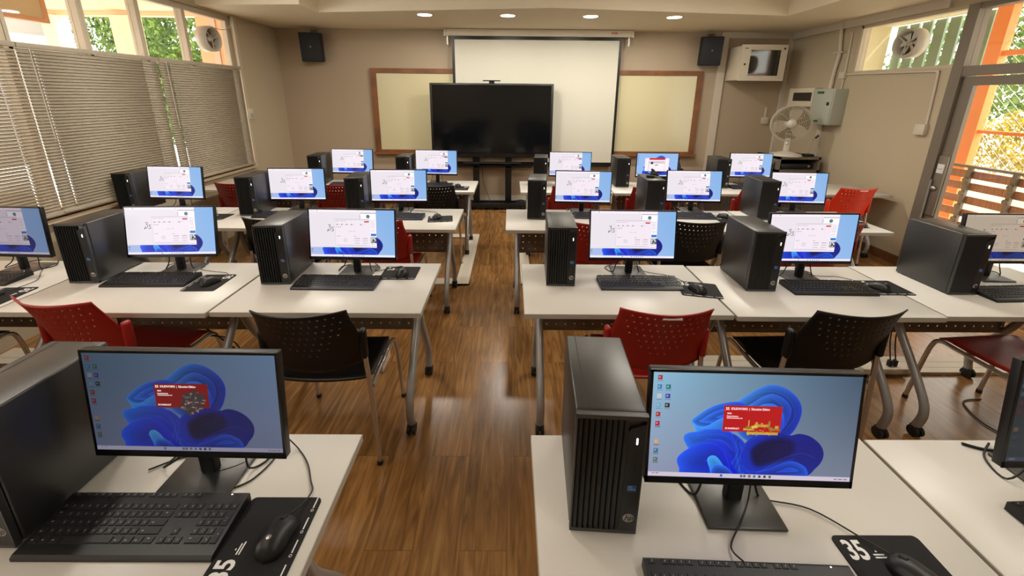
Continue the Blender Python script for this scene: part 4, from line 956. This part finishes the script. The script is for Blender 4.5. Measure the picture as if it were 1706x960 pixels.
def keylist():
    K = []; p = .0187; x0 = -.211; yr = [.058, .029, .0105, -.008, -.0265, -.045]
    x = x0
    for i in range(16):
        if i in (1, 5, 9, 13): x += p*.55
        K.append((x, yr[0], p*.9, .012)); x += p*.93
    for r, ws in ((1, [1]*13+[2]), (2, [1.5]+[1]*12+[1.5]), (3, [1.75]+[1]*11+[2.25]), (4, [1.25]+[1]*11+[2.75]), (5, [1.25, 1.25, 1.25, 6.2, 1.25, 1.25, 1.25, 1.3])):
        x = x0
        for w in ws: K.append((x, yr[r], p*w-.0018, .0162)); x += p*w
    xa = x0+p*15.35
    for r in (1, 2):
        for k in range(3): K.append((xa+k*p, yr[r], p-.0018, .0162))
    K.append((xa+p, yr[4], p-.0018, .0162))
    for k in range(3): K.append((xa+k*p, yr[5], p-.0018, .0162))
    xn = xa+p*3.4
    for r in (1, 2, 3, 4, 5):
        for k in range(4):
            if k == 3 and r in (3, 5): continue
            if r == 5 and k == 1: continue
            hh = .0162+(.0185 if (k == 3 and r in (2, 4)) else 0); w = p-.0018+(p if (r == 5 and k == 0) else 0)
            K.append((xn+k*p, yr[r]-(.0185 if hh > .02 else 0), w, hh))
    return K
def make_keyboard(detail):
    t = thing('keyboard', 'x', 'keyboard')
    zt = lambda y: .012+(y+.072)/.144*.012
    b = MB(); hx, hy = .22, .072
    pr = [(-hy, 0), (hy, 0), (hy, .024), (hy-.004, .0255), (-hy+.006, .013), (-hy, .008)]
    vs = [(-hx, y, z) for y, z in pr]+[(hx, y, z) for y, z in pr]; n = len(pr)
    b.add(vs, [tuple(range(n)), tuple(range(2*n-1, n-1, -1))]+[(i, n+i, n+(i+1) % n, (i+1) % n) for i in range(n)]); b.build('keyboard_body', M_black, t)
    K = keylist(); kb = MB(); rr = random.Random(2)
    def key(m_, x, y, w, hh):
        z = zt(y)-.001; q = .0018
        m_.add([(x, y, z), (x+w, y, z), (x+w, y+hh, z+.0013), (x, y+hh, z+.0013), (x+q, y+q, z+.0045), (x+w-q, y+q, z+.0045), (x+w-q, y+hh-q, z+.0055), (x+q, y+hh-q, z+.0055)],
               [(4, 5, 6, 7), (0, 1, 5, 4), (1, 2, 6, 5), (2, 3, 7, 6), (3, 0, 4, 7)])
        if w > .09: return
        for _ in range(2 if w < .02 else 1):
            a = x+rr.uniform(.25, .55)*min(w, .018); c_ = y+rr.uniform(.3, .6)*hh; lw = .0016 if w < .02 else .005; zl = z+.0056
            m_.add([(a, c_, zl), (a+lw, c_, zl), (a+lw+.0006, c_+.0024, zl+.0002), (a+.0006, c_+.0024, zl+.0002)], [(0, 1, 2, 3)], 1)
    if detail:
        key(kb, 0, 0, .0169, .0162); base = {}
        for i, (x, y, w, hh) in enumerate(K):
            if i < 100:
                kk = (round(w, 4), round(hh, 4))
                if kk not in base: m_ = MB(); key(m_, 0, 0, w, hh); base[kk] = m_.mesh('key', [M_key, M_legend])
                put(base[kk], 'key', t, (x, y, (y)/.144*.012))
            else:
                if i == 100: kb = MB()
                key(kb, x, y, w, hh)
        if len(K) > 100: o = kb.build('key', [M_key, M_legend], t); o['kind'] = 'stuff'
    else:
        for x, y, w, hh in K: key(kb, x, y, w, hh)
        kb.build('keys', [M_key, M_legend], t)
    b = MB(); b.box((.178, .0655, .0237), (.181, .0675, .0262)); b.build('status_light', M_led, t)
    return t
kb_hi = freeze(make_keyboard(True)); kbh_used = [False]; kb_lo = freeze(make_keyboard(False)); kbl_used = [False]

def make_pad():
    t = thing('mousepad', 'x', 'mouse pad'); w, h = .204, .176; r = .012; P = []
    for cx, cy, a0 in ((w/2-r, h/2-r, 0), (-w/2+r, h/2-r, 90), (-w/2+r, -h/2+r, 180), (w/2-r, -h/2+r, 270)):
        for k in range(5): a = D(a0+k*22.5); P.append((cx+r*math.cos(a), cy+r*math.sin(a)))
    bb = MB(); bb.prism(P, 0, .003)
    tm = text_mesh('35', .058, 'pad_number', M_print, bold=.0016); o = put(tm, 'printed_number', t, (-w/2+.012, h/2-.052, .0034)); o.scale = (.82, 1, 1)
    b = bb
    for k in range(4):
        x = -w/2+.014+k*.052; b.lathe([(.0022, 0), (.0034, 0)], 12, 1, M=T(x, -h/2+.011, .0034)); b.box((x+.006, -h/2+.0095, .0028), (x+.034, -h/2+.0125, .0033), 1)
    b.box((-w/2+.068, h/2-.044, .0028), (-w/2+.092, h/2-.041, .0033), 1); b.box((-w/2+.068, h/2-.050, .0028), (-w/2+.096, h/2-.047, .0033), 1); b.add([(-w/2+.076, h/2-.037, .0033), (-w/2+.082, h/2-.037, .0033), (-w/2+.079, h/2-.033, .0033)], [(0, 1, 2)], 1)
    b.build('cloth', [M_pad, M_print], t); return t
pad0 = freeze(make_pad()); pad_used = [False]
def make_mouse():
    t = thing('mouse', 'x', 'computer mouse')
    def f(u, v):
        a = PI*u; V = 2*v-1; L = .053*V
        ww = .034*(1-abs(V)**3.2)**.5*(1-.06*math.cos(PI*V)) if abs(V) < 1 else 0
        hh = .036*(1-abs(V)**2.6)**.6*(1-.22*V) if abs(V) < 1 else 0
        return (-math.cos(a)*ww, L, .002+math.sin(a)**.8*hh if math.sin(a) > 0 else .002)
    b = MB(); b.grid(f, 16, 16); b.build('body', M_black, t)
    b = MB(); b.tube([(0, .022, .030), (0, .036, .0255)], .0055, 10); b.build('wheel', M_rubber, t)
    b = MB(); b.lathe([(0, .001), (.006, .0)], 14, M=T(0, -.022, .0388)); b.build('logo', M_logo, t); return t
mou0 = freeze(make_mouse()); mou_used = [False]

# tower (front-left corner), monitor (centre,front plane), keyboard centre, pad centre, mouse
WS = [
 # row, side, idx, tower, monitor(x,y,rot,z,tilt,kind), keyboard, pad, mouse
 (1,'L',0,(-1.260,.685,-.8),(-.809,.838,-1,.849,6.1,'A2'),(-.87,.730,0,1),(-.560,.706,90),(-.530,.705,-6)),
 (1,'R',0,(.147,.726,-3.2),(.575,.764,-1.8,.850,8.1,'A1'),(.514,.575,-2,1),(.862,.630,0),(.875,.622,22)),
 (1,'R',1,None,(1.492,.815,0,.850,7,'MC'),(1.478,.722,2,1),None,None),
 (2,'L',0,(-1.340,2.021,2.2),(-.881,2.148,-1.4,.848,8.4,'B'),(-.935,2.035,-.5,0),(-.632,2.187,0),(-.616,2.17,10)),
 (2,'L',1,(-2.368,2.021,2.1),(-1.910,2.167,2.7,.849,9.9,'B'),(-1.955,2.057,1.5,0),(-1.635,2.045,-88),(-1.622,2.036,-24)),
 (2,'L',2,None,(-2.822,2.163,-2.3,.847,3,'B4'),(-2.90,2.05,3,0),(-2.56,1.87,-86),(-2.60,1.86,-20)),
 (2,'R',0,(.202,2.031,-2.3),(.698,2.163,-.8,.847,9.7,'B'),(.715,2.054,0,0),(1.024,1.998,-12),(1.007,1.985,20)),
 (2,'R',1,(1.267,1.980,-1.3),(1.673,2.120,.1,.854,3.6,'B'),(1.727,2.010,-1,0),(2.055,2.035,0),(2.015,2.02,35)),
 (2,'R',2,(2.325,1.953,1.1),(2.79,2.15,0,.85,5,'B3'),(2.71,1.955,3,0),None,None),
 (3,'L',0,(-1.367,3.304,4.8),(-.969,3.481,1.1,.838,4.8,'B'),(-.945,3.305,0,0),(-.580,3.276,8),(-.611,3.299,0)),
 (3,'L',1,(-2.279,3.321,1.1),(-1.873,3.521,1,.835,3.9,'B'),(-1.93,3.33,0,0),(-1.58,3.30,4),(-1.60,3.31,0)),
 (3,'L',2,(-3.40,3.44,-2),(-2.920,3.488,-2.5,.849,7.4,'B'),(-2.93,3.34,0,0),(-2.46,3.29,0),(-2.52,3.30,0)),
 (3,'R',0,(.147,3.280,-4.8),(.641,3.489,-3,.839,1.9,'B'),(.78,3.375,-2,0),None,None),
 (3,'R',1,(1.141,3.310,-.6),(1.656,3.565,-2.3,.835,9,'B'),(1.55,3.39,-2,0),(1.86,3.30,0),(1.84,3.37,60)),
 (3,'R',2,(2.095,3.312,-2.8),(2.599,3.573,-4,.825,5.4,'B'),(2.52,3.41,-2,0),(2.80,3.20,0),(2.845,3.150,40)),
 (4,'L',0,(-1.283,4.555,1),(-.854,4.699,-4.3,.855,2.7,'B2'),(-.88,4.58,0,0),(-.548,4.47,-90),(-.587,4.53,20)),
 (4,'L',1,(-2.283,4.583,2.5),(-1.852,4.759,-2.6,.850,7,'B2'),(-1.83,4.59,0,0),None,None),
 (4,'R',0,(.267,4.58,-5.9),(.704,4.74,-2.3,.840,2,'B2'),(.75,4.60,0,0),None,None),
 (4,'R',1,(1.211,4.585,-1.3),(1.731,4.76,-.7,.835,2.2,'C'),(1.75,4.60,0,0),None,None),
 (4,'R',2,(2.347,4.58,-3.7),(2.833,4.76,-3,.840,3.2,'B2'),(2.76,4.60,0,0),None,None),
]
TZ = .75
def pos_words(s, k): return '%s, %s' % ('left' if s == 'L' else 'right', POSW[s][k])
for r, s, k, tw, mo, kb, pd, mu in WS:
    where = '%s %s' % (ROWN[r], pos_words(s, k))
    if tw:
        a = D(tw[2]); cx, cy = rot2(a, .155/2, .303/2)
        place(tow0, tow_used, tw[0]+cx, tw[1]+cy, TZ, a, 'black ribbed desktop tower, %s' % where, 'desktop towers on the desks')
    x, y, a, z, ti, kd = mo
    a = D(a); place_ = place(mon0, mon_used, x, y, TZ, a, '', 'monitors on the desks')
    desc = {'A1': 'black monitor showing blue petals and a red panel with yellow machine', 'A2': 'dim black monitor showing blue petals and a red panel with grey machine', 'MC': 'black monitor cut by the right picture edge', 'C': 'black monitor with a red-topped pop-up window'}.get(kd, 'black monitor showing a white program window')
    place_['label'] = '%s, %s' % (desc, where if kd not in ('A1', 'A2') else ROWN[r]+(' left' if s == 'L' else ' right'))
    for ch in kids(place_):
        if ch.name.startswith('display'):
            ch.location = (0, 0, z-TZ); ch.rotation_euler = (-D(ti), 0, 0)
            for c2 in kids(ch):
                if c2.name.split('.')[0] == 'screen':
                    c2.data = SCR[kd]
                    if kd in ('A1', 'A2'):
                        u0, v0, u1, v1 = SP['box']; du, dv = (u1-u0)*SW, (v1-v0)*SH; X0 = (u0-.5)*SW; Z0 = (1-v0)*SH
                        for body, sz, fx, fz in (('SOLIDWORKS  |  Education Edition', .0095, .12, .155), ('2023', .005, .06, .32), ('Dassault Systemes', .0036, .055, .42), ('Authorized academic use', .0036, .055, .49), ('3S', .0095, .025, .165), ('3S DASSAULT', .0055, .04, .90)):
                            tm = text_mesh(body, sz, 'screen_text', M_tx, bold=.00015); tx = put(tm, 'screen_text', ch, (X0+fx*du, -.0012, .017+Z0-fz*dv), (PI/2, 0, 0))
                            if body.startswith('SOLID'): w_ = tm.vertices and max(v.co.x for v in tm.vertices); tx.scale = (.66*du/w_, .85, 1)
    # power / video cord hanging behind the stand as a part
    b = MB(); rr = random.Random(r*100+k*10+(5 if s == 'L' else 0)); q = rr.uniform(-.02, .03)
    b.tube([(.05, .045, .19), (.065+q, .06, .08), (.08+q, .05, .010), (.11+q, .10, .005), (.06, .17, .005)], .0028, 6, smooth=5)
    b.tube([(-.05, .045, .18), (-.07, .06, .06), (-.11-q, .05, .006), (-.12, .12, .005), (-.05, .17, .005)], .0028, 6, smooth=5)
    b.build('cords', M_cable, place_)
    if kb:
        hi = kb[3]; pr, us = (kb_hi, kbh_used) if hi else (kb_lo, kbl_used)
        place(pr, us, kb[0], kb[1], TZ, D(kb[2]), 'black wired keyboard, %s' % where, 'keyboards on the desks')
    if pd: place(pad0, pad_used, pd[0], pd[1], TZ, D(pd[2]), 'black mouse pad printed 35, %s' % where, 'mouse pads on the desks')
    if mu:
        o = place(mou0, mou_used, mu[0], mu[1], TZ+.0032, D(mu[2]), 'black mouse on its pad, %s' % where, 'mice on the desks')
        # cord in the mouse's own frame, running to the monitor stand
        tx, ty = rot2(-D(mu[2]), mo[0]+.09-mu[0], mo[1]+.05-mu[1])
        pts = [(0, .052, .012), (.0, .085, .006), (tx*.25+.02, .085+ty*.35, .0035), (tx*.6, ty*.75+.03, .0035), (tx*.9, ty*1.0, .0035), (tx, ty+.04, .004)]
        if r == 1 and s == 'R': pts = [(0, .052, .012), (-.01, .09, .006), (-.05, .19, .002), (-.13, .25, .001), (-.16, .285, .001), (-.15, .33, .03)]
        if r == 1 and s == 'L': pts = [(0, .052, .012), (.01, .08, .008), (.012, .12, .002), (-.01, .15, .0), (-.05, .20, .0), (-.10, .24, .0), (-.14, .25, .03)]
        b = MB(); b.tube(pts, .0019, 6, smooth=6); b.build('cord', M_cable, o)
# loose desk cables near the camera
b = MB(); b.tube([(-.98, .885, .754), (-.90, .93, .753), (-.82, .875, .757), (-.74, .90, .757), (-.70, .955, .753), (-.66, .93, .753), (-.68, .86, .753), (-.72, .83, .753)], .0022, 6, smooth=6)
single('desk_cable', b, M_cable, 'thin black cable curling on the desk behind the nearest left keyboard', 'cable')
b = MB(); b.tube([(.515, .648, .772), (.512, .69, .756), (.56, .74, .762), (.605, .79, .768), (.625, .82, .80)], .0020, 6, smooth=6)
single('desk_cable', b, M_cable, 'thin black cable crossing the stand base of the nearest right monitor', 'cable')
b = MB(); b.tube([(1.36, .985, .754), (1.40, .965, .754), (1.45, .96, .754), (1.5, .98, .756)], .004, 6, smooth=4)
single('desk_cable', b, M_cable, 'short black cable at the back edge of the right nearest desk', 'cable')
b = MB()
for q in range(5):
    b.tube([(1.19+.02*q, 3.50, 1.094), (1.22, 3.44+.01*q, 1.12+.008*q), (1.28-.01*q, 3.46, 1.10+.01*q), (1.24, 3.52, 1.097), (1.20, 3.47+.015*q, 1.11)], .005, 6, smooth=4)
b.rbox((1.17, 3.42, 1.087), (1.23, 3.46, 1.11), .005)
single('cable_bundle', b, M_cable, 'black cable bundle lying on top of a tower in the third row', 'cable')
# papers on third-row right desk, power strip and hanging plugs under second-row right desks
b = MB(); b.rbox((-.15, -.035, 0), (.15, .035, .04), .006); ps = single('power_strip', b, M_trunk, 'white power strip on the floor duct under the second row right desks', 'power strip', loc=(2.46, 2.30, .02), rz=0)
b = MB()
for x in (0, .035): b.rbox((x-.011, -.012, 0), (x+.011, .012, .045), .004); b.tube([(x, 0, .04), (x-.01, .03, .18), (x-.04, .02, .40), (x-.08, .05, .60)], .004, 6, smooth=5)
single('power_plug', b, M_cable, 'black plugs and cords hanging into the white power strip', 'plug', loc=(2.50, 2.30, .06))
b = MB(); b.tube([(2.93, 1.95, .006), (2.86, 1.75, .006), (2.75, 1.72, .006), (2.66, 1.85, .006), (2.72, 2.03, .006), (2.86, 2.06, .006)], .004, 6, smooth=6)
single('floor_cable', b, M_cable, 'thin dark cable loop on the bright floor at the right', 'cable')
b = MB(); b.tube([(-1.70, 2.02, .44), (-1.62, 2.10, .36), (-1.55, 2.12, .2), (-1.5, 2.2, .03)], .004, 6, smooth=5); b.tube([(-1.72, 2.06, .46), (-1.58, 2.08, .30), (-1.52, 2.2, .03)], .004, 6, smooth=5)
single('floor_cable', b, M_cable, 'dark cords hanging under the second row desk beside the left red chair', 'cable')
bpy.context.view_layer.update()
